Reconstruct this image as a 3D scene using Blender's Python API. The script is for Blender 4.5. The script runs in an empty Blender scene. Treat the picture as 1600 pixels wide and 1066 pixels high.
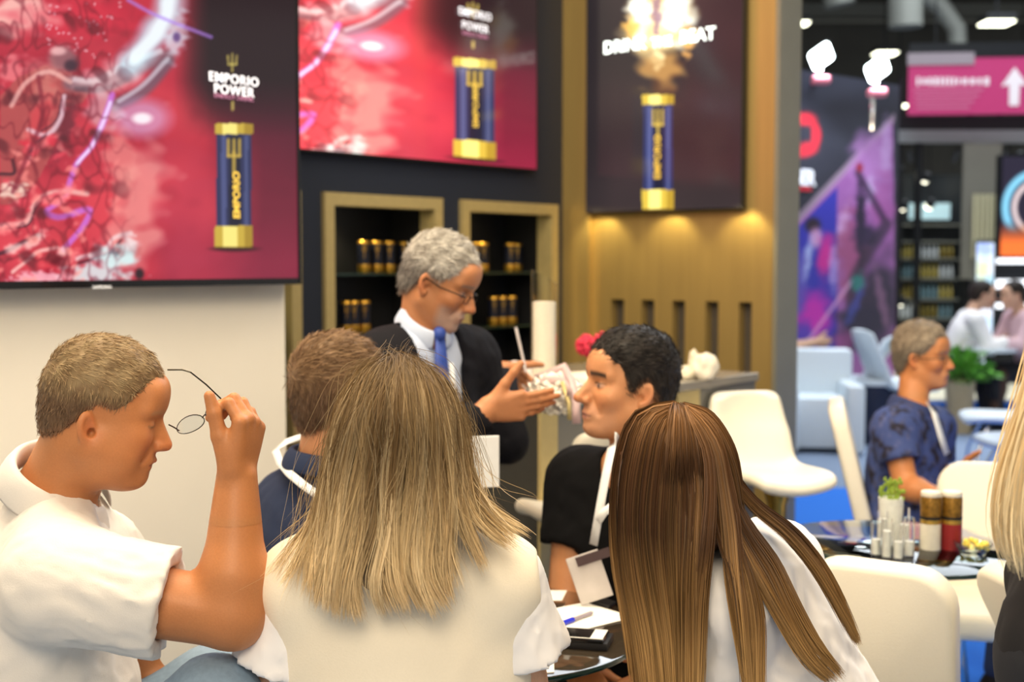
import bpy, bmesh, math, random
import numpy as np
from mathutils import Vector, Matrix
random.seed(7); rng = np.random.default_rng(7)
S = bpy.context.scene
COL = S.collection
# ---------------------------------------------------------------- camera
PITCH = math.atan(123/2000.0)
cam_d = bpy.data.cameras.new('camera'); cam = bpy.data.objects.new('camera', cam_d); COL.objects.link(cam)
cam.location = (0, 0, 1.5); cam.rotation_euler = (math.pi/2-PITCH, 0, 0)
cam_d.lens = 45.0; cam_d.sensor_width = 36.0; cam_d.clip_start = .05; cam_d.clip_end = 200
cam_d.dof.use_dof = True; cam_d.dof.focus_distance = 2.03; cam_d.dof.aperture_fstop = 3.4
S.camera = cam
# ---------------------------------------------------------------- exposure, world
S.view_settings.view_transform = 'Standard'; S.view_settings.look = 'None'
S.view_settings.gamma = 1.0; S.view_settings.use_curve_mapping = False
S.view_settings.exposure = 0.40
w = bpy.data.worlds.new('hall_air'); S.world = w; w.use_nodes = True
w.node_tree.nodes['Background'].inputs[0].default_value = (1.0, .96, .90, 1)
w.node_tree.nodes['Background'].inputs[1].default_value = .40
def area(name, loc, size, power, col, aim=None, sy=None):
    l = bpy.data.lights.new(name, 'AREA'); l.energy = power; l.color = col; l.shape = 'RECTANGLE'
    l.size = size; l.size_y = sy or size
    o = bpy.data.objects.new(name, l); COL.objects.link(o); o.location = loc
    if aim: o.rotation_euler = (Vector(aim)-Vector(loc)).to_track_quat('-Z', 'Y').to_euler()
    return o
def spot(name, loc, aim, power, col, deg=60, r=.04):
    l = bpy.data.lights.new(name, 'SPOT'); l.energy = power; l.color = col; l.spot_size = math.radians(deg); l.spot_blend = .6; l.shadow_soft_size = r
    o = bpy.data.objects.new(name, l); COL.objects.link(o); o.location = loc
    o.rotation_euler = (Vector(aim)-Vector(loc)).to_track_quat('-Z', 'Y').to_euler()
    return o
WARM = (1, .83, .60); COOL = (.86, .93, 1.0)
area('fill_light_near', (-.3, -1.9, 3.9), 2.0, 118, WARM, (0, 2.2, 1.0))  # added fill behind the camera, brightens the vest and what faces us
area('booth_light_top', (-.3, 1.2, 4.3), 1.8, 44, WARM, (0, 2.2, 1.0))
area('fill_light_left', (-1.3, 2.7, 3.9), 1.2, 62, WARM, (-1.15, 3.7, .9))  # added fill grazing the white wall to brighten it
area('booth_light_over', (.2, 3.0, 4.4), 1.8, 62, WARM, (.1, 3.0, .8))
area('booth_light_right', (2.3, 2.2, 4.2), 1.6, 48, WARM, (1.1, 3.2, .8))
area('hall_light_mid', (3.6, 9.5, 7.3), 5, 430, COOL, (3.6, 9.5, 0))
area('hall_light_far', (7.5, 16, 7.3), 7, 700, COOL, (7.5, 16, 0))
# ---------------------------------------------------------------- helpers
def P(px, py, Y):
    """point of the photograph (1600x1066) at depth Y"""
    dx = px-800; u = 533-py; ca, sa = math.cos(PITCH), math.sin(PITCH)
    d = np.array([dx, 2000*ca+u*sa, -2000*sa+u*ca]); return np.array([0, 0, 1.5])+d*(Y/d[1])
def proj(p):
    p = np.asarray(p, float); x, y, z = p[..., 0], p[..., 1], p[..., 2]-1.5
    ca, sa = math.cos(PITCH), math.sin(PITCH); f = y*ca-z*sa; up = y*sa+z*ca
    return 800+2000*x/f, 533-2000*up/f
def lin(c):
    c = np.clip(np.asarray(c, float), 0, 1); return np.where(c <= .04045, c/12.92, ((c+.055)/1.055)**2.4)
def hexc(h): return tuple(lin([int(h[i:i+2], 16)/255 for i in (0, 2, 4)]))
MATS = {}
def mat(name, col=(.8, .8, .8), rough=.5, metal=0, var=.06, bump=0., scale=40., emit=0, trans=0, ior=1.45, attr=False, sheen=0, sss=0, coat=0, stretch=(1, 1, 1), spec=.5, alpha=1, aniso=0):
    if name in MATS: return MATS[name]
    if isinstance(col, str): col = hexc(col)
    m = bpy.data.materials.new(name); m.use_nodes = True; nt = m.node_tree; N = nt.nodes; L = nt.links
    b = N['Principled BSDF']; b.inputs['Roughness'].default_value = rough; b.inputs['Metallic'].default_value = metal
    b.inputs['IOR'].default_value = ior; b.inputs['Transmission Weight'].default_value = trans
    b.inputs['Sheen Weight'].default_value = sheen; b.inputs['Coat Weight'].default_value = coat
    b.inputs['Specular IOR Level'].default_value = spec; b.inputs['Alpha'].default_value = alpha
    b.inputs['Anisotropic'].default_value = aniso
    if sss: b.inputs['Subsurface Weight'].default_value = sss; b.inputs['Subsurface Radius'].default_value = (.012, .005, .003); b.inputs['Subsurface Scale'].default_value = 1
    tc = N.new('ShaderNodeTexCoord'); mp = N.new('ShaderNodeMapping'); mp.inputs['Scale'].default_value = stretch
    L.new(tc.outputs['Object'], mp.inputs[0])
    nz = N.new('ShaderNodeTexNoise'); nz.inputs['Scale'].default_value = scale; nz.inputs['Detail'].default_value = 4; L.new(mp.outputs[0], nz.inputs['Vector'])
    rp = N.new('ShaderNodeMapRange'); rp.inputs[3].default_value = 1-var; rp.inputs[4].default_value = 1+var; rp.inputs[1].default_value = .25; rp.inputs[2].default_value = .75; L.new(nz.outputs[0], rp.inputs[0])
    vm = N.new('ShaderNodeVectorMath'); vm.operation = 'SCALE'; L.new(rp.outputs[0], vm.inputs['Scale'])
    if attr:
        a = N.new('ShaderNodeAttribute'); a.attribute_name = 'Col'; L.new(a.outputs['Color'], vm.inputs[0])
    else: vm.inputs[0].default_value = col[:3]
    L.new(vm.outputs[0], b.inputs['Base Color'])
    if emit:
        L.new(vm.outputs[0], b.inputs['Emission Color']); b.inputs['Emission Strength'].default_value = emit
    if bump:
        bp = N.new('ShaderNodeBump'); bp.inputs['Distance'].default_value = bump; bp.inputs['Strength'].default_value = 1; L.new(nz.outputs[0], bp.inputs['Height']); L.new(bp.outputs[0], b.inputs['Normal'])
    m.diffuse_color = (*col[:3], 1); MATS[name] = m
    return m
def tag(o, label=None, cat=None, group=None, kind=None):
    for k, v in (('label', label), ('category', cat), ('group', group), ('kind', kind)):
        if v: o[k] = v
    return o
def empty(name, loc, label, cat, group=None, rz=0):
    o = bpy.data.objects.new(name, None); COL.objects.link(o); o.location = tuple(loc); o.rotation_euler = (0, 0, rz); o.empty_display_size = .1
    return tag(o, label, cat, group)
def wmat(q):
    M = Matrix.Translation(q.location) @ q.rotation_euler.to_matrix().to_4x4()
    return wmat(q.parent) @ q.matrix_parent_inverse @ M if q.parent else M
def link(name, me, m=None, parent=None, world=False):
    """world=True: the mesh is in world coordinates, kept there under the parent"""
    o = bpy.data.objects.new(name, me); COL.objects.link(o)
    if m and not me.materials: me.materials.append(m)
    if parent:
        o.parent = parent
        if world:
            o.matrix_parent_inverse = wmat(parent).inverted()
    return o
def meshof(V, F, name='m', smooth=True, col=None):
    me = bpy.data.meshes.new(name); V = np.asarray(V, np.float32)
    if isinstance(F, np.ndarray):
        n, k = F.shape; me.vertices.add(len(V)); me.vertices.foreach_set('co', V.ravel())
        me.loops.add(n*k); me.loops.foreach_set('vertex_index', F.astype(np.int32).ravel())
        me.polygons.add(n); me.polygons.foreach_set('loop_start', np.arange(0, n*k, k, dtype=np.int32))
        me.update(calc_edges=True)
    else: me.from_pydata(V.tolist(), [], F)
    me.polygons.foreach_set('use_smooth', np.full(len(me.polygons), smooth))
    if col is not None:
        a = me.color_attributes.new('Col', 'FLOAT_COLOR', 'POINT'); c = np.ones((len(V), 4), np.float32); c[:, :3] = col; a.data.foreach_set('color', c.ravel())
    me.update(); return me
class MB:
    """collects shapes into one mesh"""
    def __init__(s): s.bm = bmesh.new()
    def box(s, c, size, M=None, bev=0, seg=2):
        g = bmesh.ops.create_cube(s.bm, size=1); vs = g['verts']
        bmesh.ops.scale(s.bm, vec=size, verts=vs)
        if bev:
            es = list({e for v in vs for e in v.link_edges}); r = bmesh.ops.bevel(s.bm, geom=es, offset=bev, segments=seg, affect='EDGES', profile=.5); vs = list({v for f in r['faces'] for v in f.verts} | {v for v in vs if v.is_valid})
        T = Matrix.Translation(tuple(c)) @ (M.to_4x4() if M else Matrix.Identity(4)); bmesh.ops.transform(s.bm, matrix=T, verts=vs); return s
    def tube(s, pts, r, seg=10, cap=True, closed=False):
        pts = [Vector(tuple(p)) for p in pts]; n = len(pts); rs = r if hasattr(r, '__len__') else [r]*n; rings = []; up = None
        for i, p in enumerate(pts):
            a = pts[(i-1) % n] if (closed or i) else p; b = pts[(i+1) % n] if (closed or i < n-1) else p
            t = (b-a).normalized()
            if up is None: up = t.orthogonal().normalized()
            up = (up-t*up.dot(t)).normalized(); q = t.cross(up)
            rings.append([s.bm.verts.new(p+(up*math.cos(k*2*math.pi/seg)+q*math.sin(k*2*math.pi/seg))*rs[i]) for k in range(seg)])
        for i in range(n if closed else n-1):
            A, B = rings[i], rings[(i+1) % n]
            for k in range(seg): s.bm.faces.new((A[k], A[(k+1) % seg], B[(k+1) % seg], B[k]))
        if cap and not closed: s.bm.faces.new(rings[0][::-1]); s.bm.faces.new(rings[-1])
        return s
    def lathe(s, prof, c=(0, 0, 0), seg=24, M=None, cap=True):
        rings = []; T = Matrix.Translation(tuple(c)) @ (M.to_4x4() if M else Matrix.Identity(4))
        for r, z in prof: rings.append([s.bm.verts.new(T @ Vector((max(r, 1e-4)*math.cos(k*2*math.pi/seg), max(r, 1e-4)*math.sin(k*2*math.pi/seg), z))) for k in range(seg)])
        for A, B in zip(rings, rings[1:]):
            for k in range(seg): s.bm.faces.new((A[k], A[(k+1) % seg], B[(k+1) % seg], B[k]))
        if cap: s.bm.faces.new(rings[0][::-1]); s.bm.faces.new(rings[-1])
        return s
    def prism(s, poly, a, b, M=None):
        """2D outline in x,z between y=a and y=b"""
        T = M.to_4x4() if M else Matrix.Identity(4)
        A = [s.bm.verts.new(T @ Vector((x, a, z))) for x, z in poly]; B = [s.bm.verts.new(T @ Vector((x, b, z))) for x, z in poly]; n = len(poly)
        s.bm.faces.new(A); s.bm.faces.new(B[::-1])
        for i in range(n): s.bm.faces.new((A[i], B[i], B[(i+1) % n], A[(i+1) % n]))
        return s
    def ico(s, c, r, sub=2, sc=(1, 1, 1)):
        g = bmesh.ops.create_icosphere(s.bm, subdivisions=sub, radius=r); bmesh.ops.scale(s.bm, vec=sc, verts=g['verts']); bmesh.ops.translate(s.bm, vec=tuple(c), verts=g['verts']); return s
    def build(s, name, m, parent=None, smooth=False, world=False, autos=True):
        bmesh.ops.recalc_face_normals(s.bm, faces=s.bm.faces); me = bpy.data.meshes.new(name); s.bm.to_mesh(me); s.bm.free()
        if smooth:
            me.polygons.foreach_set('use_smooth', [True]*len(me.polygons))
            if autos: me.set_sharp_from_angle(angle=math.radians(38))
        return link(name, me, m, parent, world)
def copy_tree(o, parent=None):
    c = o.copy(); COL.objects.link(c); c.parent = parent
    for ch in list(o.children): copy_tree(ch, c)
    return c
def text(s, size, M, m, name='lettering', parent=None, extr=.001, sx=1, align='CENTER', spacing=1, world=True, bold=0):
    cu = bpy.data.curves.new(name, 'FONT'); cu.body = s; cu.size = size; cu.extrude = extr; cu.align_x = align; cu.align_y = 'CENTER'; cu.space_character = spacing; cu.offset = bold; cu.resolution_u = 3
    o = bpy.data.objects.new(name, cu); COL.objects.link(o); dg = bpy.context.evaluated_depsgraph_get(); me = bpy.data.meshes.new_from_object(o.evaluated_get(dg)); bpy.data.objects.remove(o)
    me.transform((M @ Matrix.Diagonal((sx, 1, 1, 1)))); me.materials.clear()
    return link(name, me, m, parent, world)
def frame(o, x, n):
    """matrix with local x along x, local z along normal n"""
    x = Vector(tuple(x)).normalized(); n = Vector(tuple(n)).normalized(); y = n.cross(x).normalized(); n = x.cross(y)
    return Matrix((( x.x, y.x, n.x, o[0]), (x.y, y.y, n.y, o[1]), (x.z, y.z, n.z, o[2]), (0, 0, 0, 1)))
# smooth pseudo-noise in numpy
_K = rng.normal(size=(3, 14, 3)); _PH = rng.uniform(0, 6.28, (3, 14))
def noise(P_, f=1., seed=0):
    k = _K[seed % 3]; r = np.zeros(len(P_), np.float32)
    W_ = P_*f+.6*np.sin(P_[:, [1, 2, 0]]*f*.9+seed)
    for i in range(8): r += np.sin(W_ @ (k[i]/np.linalg.norm(k[i])*(1+.35*i)).astype(np.float32)+_PH[seed % 3, i])/(1+.3*i)
    return r/3.2
def cr(pts, n):
    """smooth curve through pts, n samples"""
    p = np.asarray(pts, float); m = len(p); d = np.r_[0, np.cumsum(np.linalg.norm(np.diff(p, axis=0), axis=1)**.5)]; T = np.gradient(p, d, axis=0); t = np.linspace(0, d[-1], n); i = np.clip(np.searchsorted(d, t, 'right')-1, 0, m-2); h = (d[i+1]-d[i])[:, None]; u = ((t-d[i])[:, None])/h
    return (2*u**3-3*u**2+1)*p[i]+(u**3-2*u**2+u)*h*T[i]+(-2*u**3+3*u**2)*p[i+1]+(u**3-u**2)*h*T[i+1]
# ================================================================ THE SETTING
UU = np.array([.645, .764, 0]); VV = np.array([.764, -.645, 0]); OO = np.array([.26, 6.2, 0]); ZZ = np.array([0, 0, 1.])
def Wp(a, b, z=0): return OO+UU*a+VV*b+ZZ*z
def Apx(px, b=0):
    k = (px-800)/2000*1.004; o = OO+VV*b; return (o[1]*k-o[0])/(UU[0]-UU[1]*k)
def Bpx(px, a=0):
    k = (px-800)/2000*1.004; o = OO+UU*a; return (o[1]*k-o[0])/(VV[0]-VV[1]*k)
def zpx(py, Y): return P(800, py, Y)[2]
RW = Matrix(((UU[0], -VV[0], 0), (UU[1], -VV[1], 0), (0, 0, 1)))      # x along the back wall, y into the wall
def wbox(mb, a0, a1, b0, b1, z0, z1, bev=0): return mb.box(Wp((a0+a1)/2, (b0+b1)/2, (z0+z1)/2), (abs(a1-a0), abs(b1-b0), abs(z1-z0)), RW, bev)
def struct(name, mb, m, **k): return tag(mb.build(name, m, **k), kind='structure')

m_navy = mat('navy_wall_paint', '1c2434', .55, var=.05, scale=3)
m_brass = mat('brushed_brass', 'bda264', .42, .62, var=.07, scale=30, stretch=(1, 1, .05))
m_brass_l = mat('pale_brass_frame', 'c2b07a', .42, .45, var=.06, scale=30)
m_white = mat('white_wall_paint', 'efe9dd', .6, var=.02, scale=4)
m_grey_end = mat('grey_satin_panel', '8a8878', .45, .3, var=.04, scale=8)
m_black = mat('matte_black', '121215', .6, var=.1)
m_glass = mat('clear_glass', 'eaf5f0', .02, trans=1, var=0, ior=1.45)
m_carpet = mat('grey_blue_carpet', '7f8fa8', .95, var=.12, bump=.004, scale=90)
m_blue = mat('bright_blue_carpet', '1d70d8', .95, var=.08, bump=.003, scale=90)

f = MB().box((4, 11, -.05), (34, 34, .1)); struct('floor', f, m_carpet)
r = MB(); r.box((3.0, 5.3, .0008), (3.36, 6.3, .0012)); tag(r.build('booth_carpet', m_blue), 'bright blue carpet laid under the stand and its tables', 'carpet')

# back wall with three niches
nich = [(Apx(505), Apx(688)), (Apx(718), Apx(867))]; nw = nich[0][1]-nich[0][0]
nich.insert(0, (nich[0][0]-.12-nw, nich[0][0]-.12))
ZN1 = zpx(302, 5.1); ZN0 = .62; D = .30
wb = MB(); xs = [-3.2]
for a0, a1 in nich: xs += [a0, a1]
xs.append(.02)
for i in range(0, len(xs), 2): wbox(wb, xs[i], xs[i+1], 0, -D, 0, 3.6)
for a0, a1 in nich: wbox(wb, a0, a1, 0, -D, ZN1, 3.6); wbox(wb, a0, a1, 0, -D, 0, ZN0)
wbox(wb, -3.2, .02, -D, -D-.05, 0, 3.6)
struct('wall_back', wb, m_navy)
m_shelfglass = mat('dark_glass_shelf', '3a5a50', .05, trans=.7, var=0)
m_downl = mat('downlight_disc', 'fff2c8', .4, emit=9, var=0)
ZSH = [zpx(427, 5.4), zpx(520, 5.4)]; ZSH.append(2*ZSH[1]-ZSH[0])
names = ['leftmost gold framed wall niche, mostly hidden behind the white wall', 'gold framed wall niche behind the suited man, left of the narrower dark pier', 'gold framed wall niche nearest the brass wall, with three cans low on its shelf']
for i, (a0, a1) in enumerate(nich):
    n = empty('display_niche', Wp((a0+a1)/2, 0, ZN0), names[i], 'display niche', 'lit niches in the navy wall')
    fw = .05; fr = MB(); d0, d1 = .02, -.07
    wbox(fr, a0, a0+fw, d0, d1, ZN0, ZN1); wbox(fr, a1-fw, a1, d0, d1, ZN0, ZN1); wbox(fr, a0+fw, a1-fw, d0, d1, ZN1-fw, ZN1); wbox(fr, a0+fw, a1-fw, d0, d1, ZN0, ZN0+fw)
    fr.build('frame', m_brass_l, n, world=True)
    bk = MB(); wbox(bk, a0, a1, -D+.012, -D+.002, ZN0, ZN1); wbox(bk, a0+.002, a0+.01, -.07, -D+.012, ZN0, ZN1); wbox(bk, a1-.01, a1-.002, -.07, -D+.012, ZN0, ZN1); wbox(bk, a0, a1, -.07, -D+.012, ZN1-.01, ZN1-.002); bk.build('lining', m_black, n, world=True)
    for z in ZSH:
        s = MB(); wbox(s, a0+.01, a1-.01, -.075, -D+.015, z-.008, z); s.build('shelf', m_shelfglass, n, world=True)
    dl = MB().lathe([(.032, -.012), (.045, -.012), (.045, 0)], Wp((a0+a1)/2-.08, -.16, ZN1-.011)); dl.build('downlight', m_downl, n, world=True)
    p = Wp((a0+a1)/2-.08, -.16, ZN1-.04); spot('niche_spot', p, p-ZZ, 5, (1, .85, .5), 120)

# cans on the shelves
m_cang = mat('can_gold', 'c89a3c', .3, .9, var=.05); m_cann = mat('can_navy', '181c2c', .35, .3, var=.05)
def make_can():
    r = empty('drink_can', (0, 0, 0), 'x', 'can')
    MB().lathe([(.024, 0), (.027, .004), (.027, .036), (.0268, .037)], seg=20).build('base_band', m_cang, r, smooth=True)
    MB().lathe([(.0262, .036), (.0262, .125)], seg=20).build('body', m_cann, r, smooth=True)
    MB().lathe([(.0265, .124), (.0265, .131), (.022, .137), (.0205, .137)], seg=20).build('rim', m_cang, r, smooth=True)
    e = MB(); 
    for k in (-1, 0, 1): e.box((k*.006, -.0263, .105), (.0022, .0012, .024))
    e.box((0, -.0263, .094), (.0145, .0012, .003)); e.box((0, -.0263, .08), (.0022, .0012, .03)); e.build('trident_mark', m_cang, r)
    return r
can0 = make_can(); used = False
def can(px, sh, label, b=-.15, group='cans on the niche shelves'):
    global used
    o = can0 if not used else copy_tree(can0); used = True
    o.location = tuple(Wp(Apx(px, b), b, ZSH[sh])); o.rotation_euler = (0, 0, .2); tag(o, label, 'can', group)
for i, px in enumerate((570, 590, 609)): can(px, 0, ['leftmost', 'middle', 'rightmost'][i]+' of the three cans on the upper shelf left of the suited man')
can(632, 0, 'single can set back beside the head of the suited man', -.2)
for i, px in enumerate((542, 554, 570)): can(px, 1, ['leftmost', 'middle', 'rightmost'][i]+' of the three cans on the lower shelf above the suited shoulder')
can(744, 0, 'left one of two cans close to the face of the suited man, upper right shelf'); can(755, 0, 'right one of two cans close to the face of the suited man, upper right shelf')
can(797, 0, 'front can of a pair standing apart on the upper shelf of the right niche'); can(807, 0, 'rear can of a pair standing apart on the upper shelf of the right niche', -.19)
for i, px in enumerate((771, 785, 799)): can(px, 1, ['leftmost', 'middle', 'rightmost'][i]+' of the three cans on the lower shelf of the right niche')

# brass wall with slots
B1 = Bpx(1205); slots = [(Bpx(c-10), Bpx(c+10)) for c in (914, 962, 1009, 1057, 1109, 1161)]
zs1 = zpx(470, 5.8); zs0 = zpx(582, 5.8)-.02
gw = MB(); wbox(gw, .012, .172, 0, B1, zs1, 3.6); wbox(gw, .012, .172, 0, B1, 0, zs0); e = [0]
for s in slots: e += list(s)
e.append(B1)
for i in range(0, len(e), 2): wbox(gw, .012, .172, e[i], e[i+1], zs0, zs1)
struct('wall_right', gw, m_brass)
bk = MB()
for s in slots: wbox(bk, .06, .17, s[0]+.001, s[1]-.001, zs0+.001, zs1-.001)
struct('trim_1', bk, mat('slot_panel', '4c463e', .6, .1))
en = MB(); wbox(en, .0, .19, B1+.001, B1+.022, 0, 3.6); struct('trim_2', en, m_grey_end)
# vertical brass pilaster beside the corner
pl = MB(); wbox(pl, -.03, .012, .001, .16, 0, 3.6); struct('trim_3', pl, m_brass)
for k in range(3):
    p = Wp(-.10, .22+.38*k, zpx(333, 5.9)+.03); spot('poster_washer', p, p-ZZ+np.array([UU[0], UU[1], 0])*.5, 2.6, (1, .8, .35), 100, .02)

# white wall at left with the television
WL = np.array([-.66, 4.18, 0])      # right end of the white wall
def Lp(t, d=0, z=0): return WL-UU*t+VV*d+ZZ*z
k = (446-800)/2000*1.004
t0 = (k*WL[1]-WL[0])/(UU[1]*k-UU[0]); 
wl = MB(); wl.box(Lp((t0+3.6)/2, -.06, 1.8), (3.6-t0, .12, 3.6), RW); struct('wall_left', wl, m_white)
# television
TVc = None
def planehit(px, py, o, n):
    a = P(px, py, 1.)-np.array([0, 0, 1.5]); t = np.dot(o-np.array([0, 0, 1.5]), n)/np.dot(a, n); return np.array([0, 0, 1.5])+a*t
TO = Lp(0, .075); tvR = planehit(467, 230, TO, VV); tvB = planehit(300, 447, TO, VV)[2]; tvW = 1.62; tvH = .93
sR = np.dot(tvR-TO, UU)
TVm = empty('television', TO+UU*(sR-tvW/2)+ZZ*tvB, 'large wall mounted television showing a red advert with a drink can', 'television')
c = TO+UU*(sR-tvW/2)+ZZ*(tvB+tvH/2); m_bez = mat('tv_bezel', '0b0b0e', .25, var=0, coat=.3)
z = MB(); z.box(c-VV*.03, (tvW, .05, tvH), RW, .006); z.build('housing', m_bez, TVm, world=True)
bz = MB(); bw = .012
for sx in (-1, 1): bz.box(c+UU*sx*(tvW-bw)/2, (bw, .012, tvH), RW)
bz.box(c+ZZ*(tvH-bw)/2, (tvW, .012, bw), RW); bz.box(c-ZZ*(tvH-.02)/2, (tvW, .012, .02), RW); bz.build('bezel', m_bez, TVm, world=True)
br = MB(); br.box(c-VV*.062, (.4, .02, .3), RW); br.build('wall_bracket', m_black, TVm, world=True)
text('SAMSUNG', .013, Matrix(frame(planehit(157, 449, TO, VV)+VV*.008, UU, VV)), mat('logo_silver', 'd8d8d8', .4, emit=.4), 'maker_logo', TVm)

# ---- the picture shown on the television and on the back screen
def seg_d(X, Y, x0, y0, x1, y1):
    dx, dy = x1-x0, y1-y0; h = np.clip(((X-x0)*dx+(Y-y0)*dy)/(dx*dx+dy*dy+1e-9), 0, 1); return np.hypot(X-x0-h*dx, Y-y0-h*dy)
class Art:
    def __init__(s, X, Y, base): s.X, s.Y = X, Y; s.c = np.ones((len(X), 3))*np.array(base)/255.; s.P3 = np.stack([X, Y, X*0], 1).astype(np.float32)
    def mix(s, col, a): a = np.clip(a, 0, 1)[:, None]; s.c = s.c*(1-a)+np.array(col)/255.*a; return s
    def blob(s, x, y, rx, ry, col, a=1, ang=0, soft=1, rag=0):
        ca, sa = math.cos(ang), math.sin(ang); dx, dy = s.X-x, s.Y-y; q = np.hypot((dx*ca+dy*sa)/rx, (-dx*sa+dy*ca)/ry)
        if rag: q = q+rag*noise(s.P3, 3./min(rx, ry))
        return s.mix(col, a*np.clip((1.15-q)/(.6*soft), 0, 1))
    def line(s, pts, w, col, a=1, wob=0):
        if len(pts) > 2 and wob != -1: pts = cr(pts, len(pts)*5)
        d = np.full(len(s.X), 1e9); X, Y = s.X, s.Y
        if wob: X = X+wob*noise(s.P3, .06); Y = Y+wob*noise(s.P3, .06, 1)
        for p, q in zip(pts, pts[1:]): d = np.minimum(d, seg_d(X, Y, *p, *q))
        return s.mix(col, a*np.clip((w-d)/(w*.9)+.3, 0, .85))
    def poly(s, pts, col, a=1):
        ins = np.zeros(len(s.X), bool); n = len(pts)
        for i in range(n):
            x0, y0 = pts[i]; x1, y1 = pts[(i+1) % n]
            if y0 == y1: continue
            cnd = ((y0 > s.Y) != (y1 > s.Y)) & (s.X < (x1-x0)*(s.Y-y0)/(y1-y0)+x0); ins ^= cnd
        return s.mix(col, a*ins.astype(float))
def can_art(A, cx, top, bot, w, s=1.):
    h = bot-top
    A.blob(cx+1, bot+1, w*.75, 5*s, (30, 4, 14), .8)
    A.poly([(cx-w/2, top+h*.05), (cx+w/2, top+h*.05), (cx+w/2, bot), (cx-w/2, bot)], (38, 44, 84))
    A.poly([(cx-w*.36, top+h*.1), (cx-w*.22, top+h*.1), (cx-w*.22, bot), (cx-w*.36, bot)], (84, 92, 140), .75)
    A.poly([(cx+w*.3, top+h*.1), (cx+w*.4, top+h*.1), (cx+w*.4, bot), (cx+w*.3, bot)], (88, 96, 140), .65)
    A.poly([(cx-w*.14, top+h*.1), (cx+w*.2, top+h*.1), (cx+w*.2, bot), (cx-w*.14, bot)], (14, 18, 36), .85)
    for y0, y1 in ((top, top+h*.085), (bot-h*.18, bot)):
        A.poly([(cx-w*.54, y0), (cx+w*.54, y0), (cx+w*.54, y1), (cx-w*.54, y1)], (196, 166, 60))
        A.poly([(cx-w*.32, y0), (cx+w*.1, y0), (cx+w*.1, y1), (cx-w*.32, y1)], (250, 232, 130), .9)
        A.poly([(cx+w*.3, y0), (cx+w*.54, y0), (cx+w*.54, y1), (cx+w*.3, y1)], (150, 118, 30), .7)
    A.poly([(cx-w*.54, bot-h*.015), (cx+w*.54, bot-h*.015), (cx+w*.54, bot), (cx-w*.54, bot)], (90, 60, 10), .8)
    g = (206, 172, 70); y = top+h*.13; q = w*.022
    for k in (-1, 0, 1): A.line([(cx+k*w*.16, y), (cx+k*w*.16, y+h*.13)], w*.045, g)
    A.line([(cx-w*.16, y+h*.13), (cx+w*.16, y+h*.13)], w*.05, g); A.line([(cx, y+h*.1), (cx, y+h*.26)], w*.05, g)
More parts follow.
